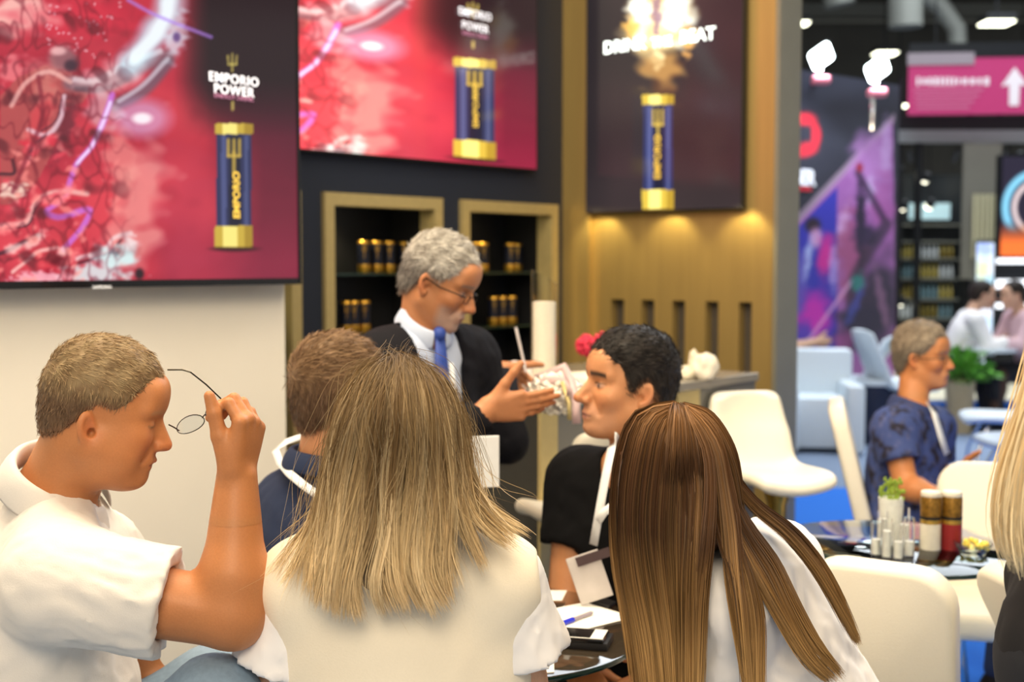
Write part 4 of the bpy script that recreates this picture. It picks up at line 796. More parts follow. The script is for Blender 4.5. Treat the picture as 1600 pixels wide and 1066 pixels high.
# ---- the head, in its own frame: x forward, y left, z up, eyes at z=0
def head_prims(ear=(-.010, -.014), nose=1., jaw=1., fem=False):
    p = [ell((-.014, 0, .030), (.098, .077, .090), .02), ell((.030, 0, -.035), (.060, .058*jaw, .082), .035)]
    for s in (1, -1):
        p += [rc((-.004, s*.050*jaw, -.055), (.060, s*.016, -.098), .020*jaw, .019, .03), ell((.058, s*.040, -.026), (.024, .022, .022), .02),
              rc((.080, s*.014, .026), (.066, s*.046, .024), .012, .010, .014)]
    p += [ell((.074, 0, -.062), (.026, .030, .026), .02), ell((.078, 0, -.099), (.018, .022, .017), .018), ell((.070, 0, .055), (.028, .050, .034), .03)]
    p += [fnp(ell((.100, s*.032, .001), (.020, .017, .0115)).fn, (.1, s*.032, 0), .02, .012, '-') for s in (1, -1)]
    p += [ell((.0735, s*.031, .000), (.0125, .0145, .0115), .004) for s in (1, -1)]
    p += [rc((.084, 0, .014), (.084+.028*nose, 0, -.030), .0085, .0105, .010), ell((.110*nose**.3, 0, -.034), (.0125, .0115, .0095), .006)]
    p += [ell((.099, s*.0125, -.037), (.012, .0075, .008), .005) for s in (1, -1)]
    p += [rc((.080, 0, .004), (.098, 0, -.034), .010, .0125, .01)]
    p += [fnp(rc((.099, -.016, -.0705), (.099, .016, -.0705), .0016, .0016).fn, (.099, 0, -.07), .02, .004, '-')] if 0 else []
    p += [rc((.094, -.018, -.0665), (.099, 0, -.0645), .0045, .0055, .006), rc((.094, .018, -.0665), (.099, 0, -.0645), .0045, .0055, .006), rc((.092, -.014, -.0765), (.092, .014, -.0765), .0062, .0062, .006)]
    p += [fnp(rc((.103, -.024, -.0710), (.103, .024, -.0710), .0035, .0035).fn, (.10, 0, -.071), .03, .003, '-')]
    for s in (1, -1):
        ex, ez = ear; a = math.radians(28); Re = np.array([[math.cos(a)*1., -math.sin(a)*s, 0], [math.sin(a)*s, math.cos(a), 0], [0, 0, 1.]]).T
        t = math.radians(-10); Rt = np.array([[math.cos(t), 0, math.sin(t)], [0, 1, 0], [-math.sin(t), 0, math.cos(t)]])
        Ra = Rt@Re; y = s*.080
        p += [ell((ex-.004, y, ez+.004), (.0165, .0075, .0285), .006, R=Ra), ell((ex+.002, y-s*.002, ez-.020), (.010, .0055, .012), .005)]
        p += [fnp(ell((ex+.001, y+s*.0068, ez+.006), (.0098, .0068, .0185), R=Ra).fn, (ex, y, ez), .03, .003, '-'), fnp(ell((ex+.007, y+s*.001, ez-.004), (.007, .014, .009)).fn, (ex, y, ez), .02, .002, '-'), fnp(rc((.090, s*.021, -.036), (.080, s*.034, -.064), .003, .003).fn, (.085, s*.03, -.05), .03, .012, '-')]
    return p
def skin_col(base, lip=(.62, .25, .2), brow=(.25, .17, .1), browa=.6, eye=True, beard=None, blush=.35, closed=False, browt=1.):
    base = np.asarray(base)
    def f(L, V):
        C_ = np.tile(base, (len(L), 1)); x, y, z = L.T; n1 = noise(V.astype(f32), 60.); C_ *= (1+.06*n1)[:, None]
        def mx(col, a): nonlocal C_; a = np.clip(a, 0, 1)[:, None]; C_ = C_*(1-a)+np.asarray(col)*a
        hd = np.hypot(np.hypot(x, y), z) < .16; red = base*np.array([1.06, .68, .62]); ay = abs(y)
        mx(red, hd*blush*np.exp(-((ay-.045)/.02)**2-((z+.035)/.025)**2)*(x > .03)); mx(red, hd*blush*1.3*np.exp(-(y/.016)**2-((z+.035)/.014)**2)*(x > .095)); mx(red, hd*blush*1.3*np.clip((ay-.074)/.006, 0, 1)*np.exp(-((x+.014)/.018)**2-((z+.018)/.03)**2))
        mx(lip, hd*(x > .085)*np.clip(1.4-np.hypot(y/.021, (z+.0708)/.0095)*1.1, 0, .8)); mx(np.array(lip)*.35, hd*(x > .085)*(ay < .023)*(abs(z+.0712) < .0016)*.8)
        if eye:
            q = np.hypot((ay-.031)/.0145, (z-.0)/.0052); fr = (x > .066)*hd
            if not closed: mx((.36, .28, .25), fr*np.clip(1.5-q*1.2, 0, .75))
            mx((.06, .045, .04), (not closed)*fr*np.clip(2.-np.hypot((ay-.032)/.0058, z/.0058)*1.6, 0, 1)); mx(np.array(brow)*.5, fr*(ay > .016)*(ay < .048)*np.exp(-((z-(-.002 if closed else .0058))/.0018)**2)*.85)
        bz = .0265-.16*np.clip(ay-.036, 0, 1); mx(brow, hd*(x > .05)*browa*np.clip(1.3-abs(z-bz)/(.0048*browt), 0, 1)*(ay > .010)*(ay < .053))
        if beard is not None:
            col, amt = beard; m = hd*np.clip((x-.035)/.02, 0, 1)*(np.clip((-.038-z)/.015, 0, 1)-.0); mx(col, amt*m*(1-.75*np.exp(-((ay-.038)/.012)**2-((z+.045)/.018)**2))*np.clip((.125-np.hypot(y, z+.0))/.02, 0, 1)*(1-np.clip(1.4-np.hypot(y/.020, (z+.071)/.009), 0, 1)))
        return C_
    return f
def neck_prims(ho, Rh, s, nb, r=.056): return [rc(ho+Rh@np.array([-.030, 0, -.055])*s, np.asarray(nb, float), r*s, r*1.08*s, .03)]
def hand_prims(w, fwd, thumb, side, s=1., curl=(35, 35, 35, 35), tcurl=20, tdir=None, spread=1.):
    """w = wrist; side +1 right hand, -1 left hand"""
    w = np.asarray(w, float); f = nv(fwd); t = nv(np.asarray(thumb)-f*np.dot(thumb, f)); b = np.cross(f, t)*side; p = []
    def at(a, l, k): return w+(f*a+t*l+b*k)*s
    for l0, l1, a1 in ((.014, .027, .084), (.005, .009, .089), (-.006, -.010, .084), (-.014, -.027, .076)): p.append(rc(at(0, l0, 0), at(a1, l1, .001), .016*s, .0115*s, .010*s))
    p.append(ell(at(.045, 0, -.004), (.036*s, .034*s, .014*s), .012*s, R=np.stack([f, t, b], 1)))
    for i, (l0, a0, L, r) in enumerate(((.027, .084, .074, .0092), (.009, .089, .082, .0095), (-.010, .084, .076, .009), (-.027, .076, .060, .008))):
        q = at(a0, l0*spread, .001); an = 0; c = curl[i] if hasattr(curl, '__len__') else curl; lat = (l0*spread*1.3*(1-c/110.))
        for j, (fr, ck) in enumerate(((.45, .75), (.30, 1.15), (.25, .7))):
            an += math.radians(c*ck); d = nv(f*math.cos(an)-b*math.sin(an)+t*lat*(1 if j == 0 else .4)*4*.25); q2 = q+d*L*fr*s; r1 = (r-.0009*j)*s; p.append(rc(q, q2, r1, r1-.0009*s, .0035*s)); q = q2
    th = tdir if tdir is not None else (.6, .75, -.35); q = at(.018, .020, -.004); d0 = nv(f*th[0]+t*th[1]+b*th[2]); q1 = q+d0*.046*s; p.append(rc(q, q1, .0165*s, .0125*s, .012*s))
    a = math.radians(tcurl); d1 = nv(d0*math.cos(a)+f*math.sin(a)); q2 = q1+d1*.034*s; p.append(rc(q1, q2, .0120*s, .0105*s, .005*s)); d2 = nv(d1*math.cos(a)-b*math.sin(a)*.6+f*math.sin(a)*.5); p.append(rc(q2, q2+d2*.026*s, .0105*s, .0080*s, .004*s))
    return p, w+f*.08*s, .14*s
def fat_prims(a): return [ell((.022, 0, -.100), (.055, .050, .026*a), .03), ell((.02, .052, -.062), (.045, .022, .035), .03), ell((.02, -.052, -.062), (.045, .022, .035), .03)]
def torso_prims(pv, nb, fwd, sh, s=1., g=0., belly=1., fem=False, k=.05):
    """pelvis, neck base, facing, shoulder joints (left, right), g = growth of cloth"""
    pv = np.asarray(pv, float); nb = np.asarray(nb, float); up = nv(nb-pv); L = np.linalg.norm(nb-pv); R = axes(np.asarray(fwd)-up*np.dot(fwd, up), up)
    lx = nv(sh[0]-sh[1]); Rc = np.stack([nv(np.cross(lx, up)), lx, up], 1)
    W_ = 1.0 if not fem else .88
    P_ = [ell(pv+up*.02, ((.115*s+g)*belly**.5, (.165*s+g)*(1.02 if fem else 1), .13*s+g), k, R=R), ell(pv+up*L*.36+R[:, 0]*.02*(belly-1)*4, ((.108*s)*belly+g, .142*s*W_*belly**.6+g, .17*s+g), k, R=R),
          ell(pv+up*L*.66, (.108*s*(1 if not fem else .92)+g, .160*s*W_+g, .165*s+g), k, R=Rc)]
    c = (sh[0]+sh[1])/2
    P_ += [rc(sh[0]+(c-sh[0])*.25, sh[1]+(c-sh[1])*.25, .056*s*W_+g, .056*s*W_+g, k), rc(sh[0], nb-up*.01, .048*s*W_+g, .045*s+g*.5, k*.8), rc(sh[1], nb-up*.01, .048*s*W_+g, .045*s+g*.5, k*.8)]
    return P_, R
def arm_prims(S_, E, W_, s=1., g=0., thick=1.):
    S_, E, W_ = [np.asarray(q, float) for q in (S_, E, W_)]; m = E+(W_-E)*.28
    return [rc(S_, E, (.050*s*thick+g), (.040*s*thick+g), .03), rc(E, m, .040*s*thick+g, .042*s*thick+g, .02), rc(m, W_, .041*s*thick+g, .0255*s*thick+g, .02)]
def leg_prims(H, K, A, s=1., g=0.): return [rc(H, K, .082*s+g, .058*s+g, .03), rc(K, np.asarray(K)+(np.asarray(A)-K)*.35, .056*s+g, .056*s+g, .02), rc(np.asarray(K)+(np.asarray(A)-K)*.3, A, .056*s+g, .042*s+g, .02)]
def planecut(p0, n, R=3.): p0 = np.asarray(p0, f32); n = nv(n).astype(f32); return Pr(lambda Q: (Q-p0)@n, p0, R, .001, '&')
def wrinkle(amp, f, direction=None, seed=0, sharp=True, c=(0, 0, 0)):
    D_ = np.eye(3, dtype=f32)
    if direction is not None: d = nv(direction).astype(f32); D_ = np.eye(3, dtype=f32)-.78*np.outer(d, d)
    def fn(Q):
        q = (Q@D_.astype(f32)); n = noise(q+.012*np.sin(Q[:, [1, 2, 0]]*30), f, seed)
        if sharp: n = 1-2*np.abs(n)
        return (-amp*n*(.6+.4*noise(Q, f*.25, seed+1))).astype(f32)
    return Pr(fn, c, 9., .001, 'o')
def shoe(K, A, fd, m, par, s=1.):
    A = np.asarray(A, float); fd = nv([fd[0], fd[1], 0]); b = A+fd*.0; b[2] = max(A[2]-.075, .03)
    p = [rc(b-fd*.03, b+fd*.15, .038*s, .034*s, .03), rc(A, b-fd*.01, .044*s, .042*s, .03), ell(b+fd*.13-ZZ*.005, (.07*s, .045*s, .03*s), .02, R=axes(fd))]
    p.append(planecut(b-ZZ*.027, -ZZ)); lo, hi = bounds(p); V, F = nets(p, lo, hi, .011); return link('shoe', meshof(V, F, 's'), m, par, True)
def build_sdf(name, prims, boxes, m, par, col=None, L=None):
    V, F = multi(prims, boxes)
    return link(name, meshof(V, F, name, True, col), m, par, True), V, F
m_skin = mat('skin', (1, 1, 1), .45, attr=True, var=.05, scale=300, sss=.12, bump=.00025, spec=.4)
m_hair = mat('hair', (1, 1, 1), .5, attr=True, var=0, spec=.22, sheen=.05)
def vnormals(V, F):
    N_ = np.zeros_like(V); n = np.cross(V[F[:, 2]]-V[F[:, 0]], V[F[:, 3]]-V[F[:, 1]])
    for i in range(4): np.add.at(N_, F[:, i], n)
    return N_/(np.linalg.norm(N_, axis=1, keepdims=True)+1e-9)
def strips(paths, wid, nrm=None, jit=.6):
    """paths (n,m,3) -> flat tapering ribbons; returns V, F"""
    n, m, _ = paths.shape; T = np.gradient(paths, axis=1); T /= np.linalg.norm(T, axis=2, keepdims=True)+1e-9
    if nrm is None: nrm = np.zeros((n, 1, 3)); nrm[..., 1] = -1
    N_ = nrm+rng.normal(size=(n, 1, 3))*jit; Sd = np.cross(T, N_); Sd /= np.linalg.norm(Sd, axis=2, keepdims=True)+1e-9
    t = np.linspace(0, 1, m); pr = np.minimum(1, (1-t)*5+.12)[None, :, None]; wv = (wid if np.ndim(wid) else np.full(n, wid)).reshape(n, 1, 1)
    A = paths-Sd*wv*pr/2; B = paths+Sd*wv*pr/2; V = np.stack([A, B], 2).reshape(-1, 3)
    i = np.arange(n)[:, None]*m*2+np.arange(m-1)[None]*2; i = i.ravel(); return V, np.stack([i, i+1, i+3, i+2], 1)
def short_hair(ho, Rh, s, par, col, col2, thick=.012, line=None, comb=None, n=5000, length=.022, h=.004, top=0., wid=.0016, lift=.35, cond=None, sidecol=None, topc=.0, skin=(.5, .25, .13)):
    """a cap of hair with a hairline and a coat of short locks"""
    line = line or [(-.13, -.075), (-.085, -.072), (-.055, -.055), (-.030, -.006), (-.012, .018), (.012, .008), (.030, .012), (.046, .040), (.060, .066), (.10, .074)]
    lx, lz = np.array(line).T
    def base(Q):
        ay = np.abs(Q[:, 1]); cutz = np.interp(Q[:, 0], lx, lz)-.18*np.clip(.055-ay, 0, 1)*(Q[:, 0] > .04); fd = np.clip((Q[:, 2]-cutz)/.035, .0, 1)
        q = Q-np.array([-.014, 0, .030], f32); tz = (thick*.999-.002)*fd+.002+top*np.clip(q[:, 2]/.09, 0, 1); r_ = np.stack([.098+tz*1., .077+tz*.8, .090+tz], 1).astype(f32)
        k0 = np.sqrt(((q/r_)**2).sum(1)); k1 = np.sqrt(((q/(r_*r_))**2).sum(1))+1e-6; d = k0*(k0-1)/k1
        q = Q-np.array([-.048, 0, -.032], f32); r2 = np.array([.053+thick*.6, .056+thick*.5, .06], f32); k0 = np.sqrt(((q/r2)**2).sum(1)); k1 = np.sqrt(((q/(r2*r2))**2).sum(1))+1e-6; e = k0*(k0-1)/k1
        hh_ = np.clip(.5+.5*(e-d)/.03, 0, 1); d = e+(d-e)*hh_-.03*hh_*(1-hh_)
        d = d-.0025*noise(Q.astype(f32), 90.)
        return np.maximum(d, (cutz-Q[:, 2])*.8).astype(f32)
    pr = xf([Pr(base, (-.014, 0, .02), .15, .002, '+')], ho, Rh, s); V, F = nets(pr, ho-.17*s, ho+.17*s, h)
    N_ = vnormals(V, F); Lc = ((V-ho)@Rh)/s; nz_ = noise(V.astype(f32), 160., 1)
    def colour(Lq, nn, sc=1.): 
        a = np.clip(.5+nn*.8, 0, 1)[:, None]; c = np.asarray(col)*(1-a)+np.asarray(col2)*a
        if sidecol is not None: b = np.clip((.055-Lq[:, 2])/.05, 0, 1)[:, None]; c = c*(1-b)+np.asarray(sidecol)*b
        f_ = np.clip((Lq[:, 2]-np.interp(Lq[:, 0], lx, lz))/.018, 0, 1)[:, None]*.55+.45; f_ = np.where((Lq[:, 2] < .03)[:, None], f_, 1); c = c*f_+np.asarray(skin)*.7*(1-f_)
        return c*sc
    o = link('hair', meshof(V, F, 'hair', True, colour(Lc, nz_)*.75), m_hair, par, True)
    outer = np.where(((V-ho)@Rh@np.array([0, 0, 0])) == 0)[0]; rr = np.linalg.norm(Lc-np.array([-.014, 0, .01]), axis=1); outer = outer[rr > .068]
    ii = rng.choice(outer, min(n, len(outer)*3)); p0 = V[ii]+rng.normal(size=(len(ii), 3))*h*.4; n0 = N_[ii]; Lq = Lc[ii]
    cd = (comb or (lambda L: np.stack([np.where(L[:, 2] > .05, 1., -.2), L[:, 1]*4, -np.clip((.07-L[:, 2])*12, 0, 1.5)], 1)))(Lq); cd = cd@Rh.T
    cd = cd-n0*(cd*n0).sum(1, keepdims=True); cd /= np.linalg.norm(cd, axis=1, keepdims=True)+1e-6; cd += rng.normal(size=cd.shape)*.22+n0*lift; cd /= np.linalg.norm(cd, axis=1, keepdims=True)
    ln = length*s*rng.uniform(.6, 1.2, len(ii)); t = np.linspace(0, 1, 4); pth = p0[:, None]-n0[:, None]*.001+cd[:, None]*ln[:, None, None]*t[None, :, None]-n0[:, None]*(ln[:, None, None]*lift*.9)*(t**2)[None, :, None]
    V2, F2 = strips(pth, wid, n0[:, None]); c2 = colour(Lq, noise(p0.astype(f32), 160., 1)+rng.normal(size=len(ii))*.5)*rng.uniform(.8, 1.25, len(ii))[:, None]
    k_ = link('hair_strands', meshof(V2, F2, 'strands', True, np.repeat(c2, 8, axis=0)), m_hair, o, True); k_['kind'] = 'stuff'; return o
def person(label, ground, group=None): return empty('person', (ground[0], ground[1], 0), label, 'person', group)
def box_at(c, r, h): c = np.asarray(c, float); return (c-r, c+r, h)
def figure(par, J, head, skin, hands, hs=.0035, hh=.0035, hb=.009, s=1., thick=1., belly=1., fem=False, earl=None, nose=1., jaw=1., neckr=.056, extra=None, fat=0):
    """J: pv nb fwd SL SR EL ER WL WR; head=(o, fwd, up, s); hands = {'L':kw,'R':kw}"""
    ho, hf, hu, hsz = head; Rh = axes(hf, hu); pr = []
    pr += (xf(fat_prims(fat), ho, Rh, hsz) if fat else [])+neck_prims(ho, Rh, hsz, J['nb'], neckr); pr = xf(head_prims(*( [earl] if earl else []), nose=nose, jaw=jaw, fem=fem)[:1], ho, Rh, hsz)+pr+xf(head_prims(*( [earl] if earl else []), nose=nose, jaw=jaw, fem=fem)[1:], ho, Rh, hsz); bxs = [(ho-.155*hsz, ho+.165*hsz, hs)]
    T_, Rt = torso_prims(J['pv'], J['nb'], J['fwd'], (J['SL'], J['SR']), s, -.006, belly, fem); pr += T_
    for sd in 'LR': pr += arm_prims(J['S'+sd], J['E'+sd], J['W'+sd], s, 0, thick)
    for sd, kw in hands.items():
        hp_, c_, r_ = hand_prims(side=1 if sd == 'R' else -1, **kw); pr += hp_; bxs.append(box_at(c_, r_, hh))
    lo, hi = bounds(pr, .03); bxs.append((lo, hi, hb)); V, F = multi(pr, bxs); L = ((V-ho)@Rh)/hsz
    return link('body', meshof(V, F, 'body', True, skin(L, V)), m_skin, par, True), Rh, Rt
def garment(name, par, prims, m, h, col=None, extra_boxes=()):
    lo, hi = bounds(prims, .03); V, F = multi(prims, list(extra_boxes)+[(lo, hi, h)]); c_ = col(V) if col else None
    return link(name, meshof(V, F, name, True, c_), m, par, True)
def shirt(J, s=1., g=.012, sleeve=.55, slr=(.075, .072), belly=1., fem=False, neck=.062, wr=(.003, 26), arms='LR', cuff=True, hem=None, thick=1., ho=None, ndrop=.0, seed=0, nfwd=.02):
    T_, Rt = torso_prims(J['pv'], J['nb'], J['fwd'], (J['SL'], J['SR']), s, g, belly, fem); pr = list(T_)
    for sd in arms:
        S_, E, W_ = J['S'+sd], J['E'+sd], J['W'+sd]
        if sleeve <= 1:
            e = S_+(E-S_)*sleeve; pr.append(rc(S_, S_+(E-S_)*(sleeve+.25), slr[0], slr[1]+.25/max(sleeve, .1)*(slr[1]-slr[0]), .04, cut=sleeve/(sleeve+.25)))
        else:
            pr.append(rc(S_, E, slr[0], slr[1], .04)); pr.append(rc(E, W_, slr[1], slr[1]*.75, .03, cut=sleeve-1))
    if wr:
        pr.append(wrinkle(wr[0], wr[1]*2.2, seed=seed)); pr.append(wrinkle(wr[0]*.55, wr[1]*4.5, seed=seed+1))
        for sd in arms:
            S_, E = J['S'+sd], J['E'+sd]; wk = wrinkle(wr[0]*.8, wr[1]*6, direction=E-S_, seed=seed+2); c0 = ((S_+E)/2).astype(f32); R0 = np.linalg.norm(E-S_)*.75
            pr.append(Pr(lambda Q, wk=wk, c0=c0, R0=R0: wk.fn(Q)*np.clip(1.6-np.sqrt(((Q-c0)**2).sum(1))/R0*1.3, 0, 1), (0, 0, 0), 9., .001, 'o'))
    for sd in arms:
        S_, E, W_ = J['S'+sd], J['E'+sd], J['W'+sd]
        if sleeve <= 1: d = nv(E-S_); e = S_+(E-S_)*sleeve; pr.append(rc(e-d*.012, e+d*.1, .046*s*thick, .046*s*thick, .003, '-')); pr.append(rc(e+d*(slr[1]-.045), e+d*.06, slr[1]-.015, slr[1]-.013, .003, '-'))
        else: d = nv(W_-E); e = E+(W_-E)*(sleeve-1); pr.append(rc(e-d*.01, e+d*.08, slr[1]*.6, slr[1]*.6, .003, '-'))
    if neck:
        up = nv(J['nb']-J['pv']); nb = J['nb']; pr.append(rc(nb-up*.03+Rt[:, 0]*nfwd-up*ndrop, nb+up*.2+Rt[:, 0]*nfwd, neck, neck*1.05, .006, '-'))
    return pr, Rt
def trousers(par, J, K, A, m, s=1., g=.012, h=.014, shoes=None, cut=None):
    """K, A: knees and ankles (left, right)"""
    up = nv(J['nb']-J['pv']); fw = J['fwd']; lx = nv(np.cross((0, 0, 1), fw)); pv = J['pv']; pr = [ell(pv, (.12*s+g, .17*s+g, .13*s+g), .05, R=axes(fw))]
    for sd, k_, a_ in ((1, K[0], A[0]), (-1, K[1], A[1])): pr += leg_prims(pv+lx*.085*sd*s-ZZ*.01, np.asarray(k_, float), np.asarray(a_, float), s, g)
    pr.append(wrinkle(.004, 24, seed=2)); o = garment('trousers', par, pr, m, h)
    for k_, a_ in zip(K, A):
        fd = fw if shoes is None else shoes; shoe(k_, a_, fd, MATS.get('shoe_leather') or mat('shoe_leather', '1a1614', .35), par)
    return o
# ================================================================ THE CAST
def sitlegs(J, fw, floor=0., spread=.10, reach=.42, tuck=.05):
    pv = J['pv']; fw = nv([fw[0], fw[1], 0]); lx = nv(np.cross((0, 0, 1), fw)); K = []; A = []
    for sd in (1, -1):
        k_ = pv+fw*reach+lx*sd*(spread+.03); k_[2] = .50; a_ = k_-fw*tuck; a_[2] = .11; K.append(k_); A.append(a_)
    return K, A
m_wshirt = mat('white_cotton', 'e3ddd5', .85, var=.02, bump=.0003, scale=500, sheen=.2)
# --- man in white shirt, left -------------------------------------------------
p1 = person('man in white short sleeved shirt holding up his glasses, in profile', P(40, 1000, 2.12))
ho = P(166, 645, 2.10); hf = nv([.955, .24, -.27])
J = dict(pv=P(10, 1300, 2.14), nb=P(84, 775, 2.14), fwd=nv([.96, .22, 0]), SR=P(92, 912, 1.96), SL=P(150, 880, 2.32), ER=P(364, 962, 1.96), WR=P(370, 748, 2.0), EL=P(215, 1075, 2.34), WL=P(335, 1150, 2.28))
sk = skin_col((.50, .20, .075), lip=(.42, .12, .08), brow=(.42, .25, .13), browa=.5, blush=.45, closed=True)
hands = dict(R=dict(w=J['WR'], fwd=(.22, .05, 1), thumb=(-.35, -1, .1), s=1.08, curl=(62, 66, 60, 55), tcurl=12, tdir=(.85, .25, -.42)), L=dict(w=J['WL'], fwd=(.9, .1, -.3), thumb=(0, -1, .4), s=1.05, curl=25))
figure(p1, J, (ho, hf, (0, 0, 1), .93), sk, hands, hs=.0028, hh=.0028, s=1.12, thick=1.13, belly=1.25, nose=1.04, earl=(-.020, -.026), jaw=1.14, neckr=.064, fat=1)
Rh1 = axes(hf)
short_hair(ho, Rh1, .93, p1, (.26, .165, .08), (.38, .27, .14), thick=.008, n=16000, length=.013, h=.0032, top=.009, sidecol=(.17, .10, .055), wid=.0009, lift=.16,
           line=[(-.13, -.06), (-.09, -.058), (-.060, -.040), (-.036, -.006), (-.012, .022), (.012, .014), (.030, .022), (.040, .050), (.054, .068), (.075, .066), (.10, .060)],
           comb=lambda L: np.stack([np.where(L[:, 2] > .05, 1., .1), L[:, 1]*2, -np.clip((.08-L[:, 2])*14, 0, 1.5)], 1))
pr, Rt = shirt(J, s=1.12, g=.014, sleeve=.62, slr=(.088, .084), belly=1.28, neck=.066, wr=(.0050, 17), thick=1.13, nfwd=.012, ndrop=-.01)
pr.insert(-1, wrinkle(.006, 34, direction=J['ER']-J['SR'], seed=2)) if 0 else None
up1 = nv(J['nb']-J['pv']); cN = J['nb']+up1*.0
garment('shirt', p1, pr, m_wshirt, .0065)
# collar: a standing band and a folded leaf round the neck
def collar(par, c, up, fwd, r, h, m, open_=.5, lean=.2, name='collar', th=.004, front_drop=.03, n=36):
    up = nv(up); R = axes(nv(np.asarray(fwd)-up*np.dot(fwd, up)), up); V = []; rows = [(-.35, .0), (.55, -.06), (1., -.02), (.4, .16), (-.45, .26)]; 
    for j, (zz, rr) in enumerate(rows):
        for i in range(n):
            a = open_+(2*math.pi-2*open_)*i/(n-1); fr = (math.cos(a)+1)/2; V.append(tuple(c+R@np.array([math.cos(a)*r*(1+rr)*(1.06), math.sin(a)*r*(1+rr), zz*h-front_drop*fr**2+lean*0])))
    F = [(j*n+i, j*n+i+1, (j+1)*n+i+1, (j+1)*n+i) for j in range(len(rows)-1) for i in range(n-1)]
    o = link(name, meshof(V, F, name, True), m, par, True); s_ = o.modifiers.new('s', 'SOLIDIFY'); s_.thickness = th; u = o.modifiers.new('u', 'SUBSURF'); u.levels = 1; u.render_levels = 1; return o
nd = nv(ho+Rh1@np.array([-.03, 0, -.055])-J['nb']); collar(p1, J['nb']+nd*.035, nv(nd+np.array([-.15, 0, .1])), hf*[1, 1, 0], .075, .042, m_wshirt, .35, front_drop=.06)
K, A = sitlegs(J, J['fwd'], reach=.40); K[1] = P(335, 1100, 1.98); K[0] = P(330, 1075, 2.3); A = [q*[1, 1, 0]+ZZ*.11 for q in K]
m_jean = mat('light_blue_jeans', '7f95ab', .85, var=.1, scale=120, bump=.0004)
trousers(p1, J, K, A, m_jean, 1.1)
# belly front of shirt is the garment; his glasses are a thing of their own
gl = empty('eyeglasses', P(345, 628, 2.03), 'thin wire eyeglasses held up in the raised hand', 'glasses'); m_wire = mat('spectacle_wire', '4a4438', .25, .9)
def wire(pts, r=.0011, n=10): 
    return MB().tube(pts, r, 6)
YG = 2.02; wire([P(262, 578, YG+.02), P(285, 578, YG+.01), P(298, 582, YG), P(322, 601, YG), P(346, 624, YG), P(352, 640, YG)], .0013).build('temple', m_wire, gl, smooth=True, world=True)
wire([P(264, 664, YG+.10), P(272, 668, YG+.09), P(280, 673, YG+.08)], .0013).build('temple', m_wire, gl, smooth=True, world=True)
def lens(cx, cy, w_, h_, ang, Y, dy):
    pts = []
    for i in range(22):
        a = i/22*2*math.pi; x = math.cos(a)*w_; y = math.sin(a)*h_*(1-.12*math.sin(a)); ca, sa = math.cos(ang), math.sin(ang); pts.append(P(cx+x*ca-y*sa, cy+x*sa+y*ca, Y-dy*math.cos(a)))
    MB().tube(pts, .0008, 6, closed=True).build('rim', m_wire, gl, smooth=True, world=True); n = len(pts); me = meshof([tuple(q) for q in pts], [tuple(range(n))], 'lens', False); o = link('lens', me, mat('lens_glass', 'f4f8fa', .02, trans=1, var=0), gl, True); s_ = o.modifiers.new('s', 'SOLIDIFY'); s_.thickness = .0012
lens(298, 664, 23, 12.5, -.42, YG+.06, .012); lens(338, 644, 18, 12, -.5, YG+.02, .012)
wire([P(316, 653, YG+.045), P(320, 648, YG+.04), P(325, 649, YG+.035)], .001).build('bridge', m_wire, gl, smooth=True, world=True)

# --- man in navy polo ----------------------------------------------------------
m_polo = mat('navy_pique', '1b2947', .85, var=.06, scale=300, bump=.0003)
m_lany = mat('white_lanyard_tape', 'eceff0', .6, var=.03)
p2 = person('man in navy polo shirt with white lanyard, brown hair, seen from behind', P(500, 1000, 2.8))
ho = P(533, 620, 2.75); hf = nv([.80, .58, -.05])
J = dict(pv=P(480, 1110, 2.78), nb=P(507, 742, 2.74), fwd=nv([.8, .6, 0]), SL=P(452, 795, 2.86), SR=P(578, 800, 2.60), EL=P(455, 990, 2.95), ER=P(600, 990, 2.62), WL=P(560, 1010, 3.08), WR=P(680, 1000, 2.8))
skp = skin_col((.58, .27, .13), brow=(.2, .13, .08))
figure(p2, J, (ho, hf, (0, 0, 1), .98), skp, dict(L=dict(w=J['WL'], fwd=(.9, .3, -.1), thumb=(0, 0, 1), curl=30), R=dict(w=J['WR'], fwd=(.8, .5, -.1), thumb=(0, 0, 1), curl=30)), hs=.004, hh=.005, hb=.011, s=1.02)
short_hair(ho, axes(hf), .98, p2, (.16, .09, .045), (.27, .165, .085), thick=.008, top=.016, n=10000, length=.024, h=.004, sidecol=(.12, .07, .04), wid=.0012, lift=.2,
           comb=lambda L: np.stack([np.where(L[:, 2] > .04, 1., -.1), L[:, 1]*3, -np.clip((.05-L[:, 2])*14, 0, 1.5)], 1))
pr, Rt = shirt(J, s=1.02, g=.014, sleeve=.6, slr=(.078, .076), neck=.062, wr=(.003, 22), ndrop=-.01); garment('shirt', p2, pr, m_polo, .009)
up_ = nv(J['nb']-J['pv']); collar(p2, J['nb']+up_*.03, up_, hf*[1, 1, 0], .070, .032, m_polo, .4)
K, A = sitlegs(J, J['fwd']); m_trou = mat('dark_trousers', '1d1f26', .8, var=.08); trousers(p2, J, K, A, m_trou)
ln2 = empty('lanyard', J['nb'], 'white lanyard tape over the collar of the navy polo', 'lanyard')
ribbon('strap', [P(560, 700, 2.80), P(500, 672, 2.84), P(448, 690, 2.84), P(430, 704, 2.81), P(437, 722, 2.72), P(452, 740, 2.66), P(474, 758, 2.60), P(500, 776, 2.55)], .017, m_lany, ln2, (-.3, -.7, .6), .0015)

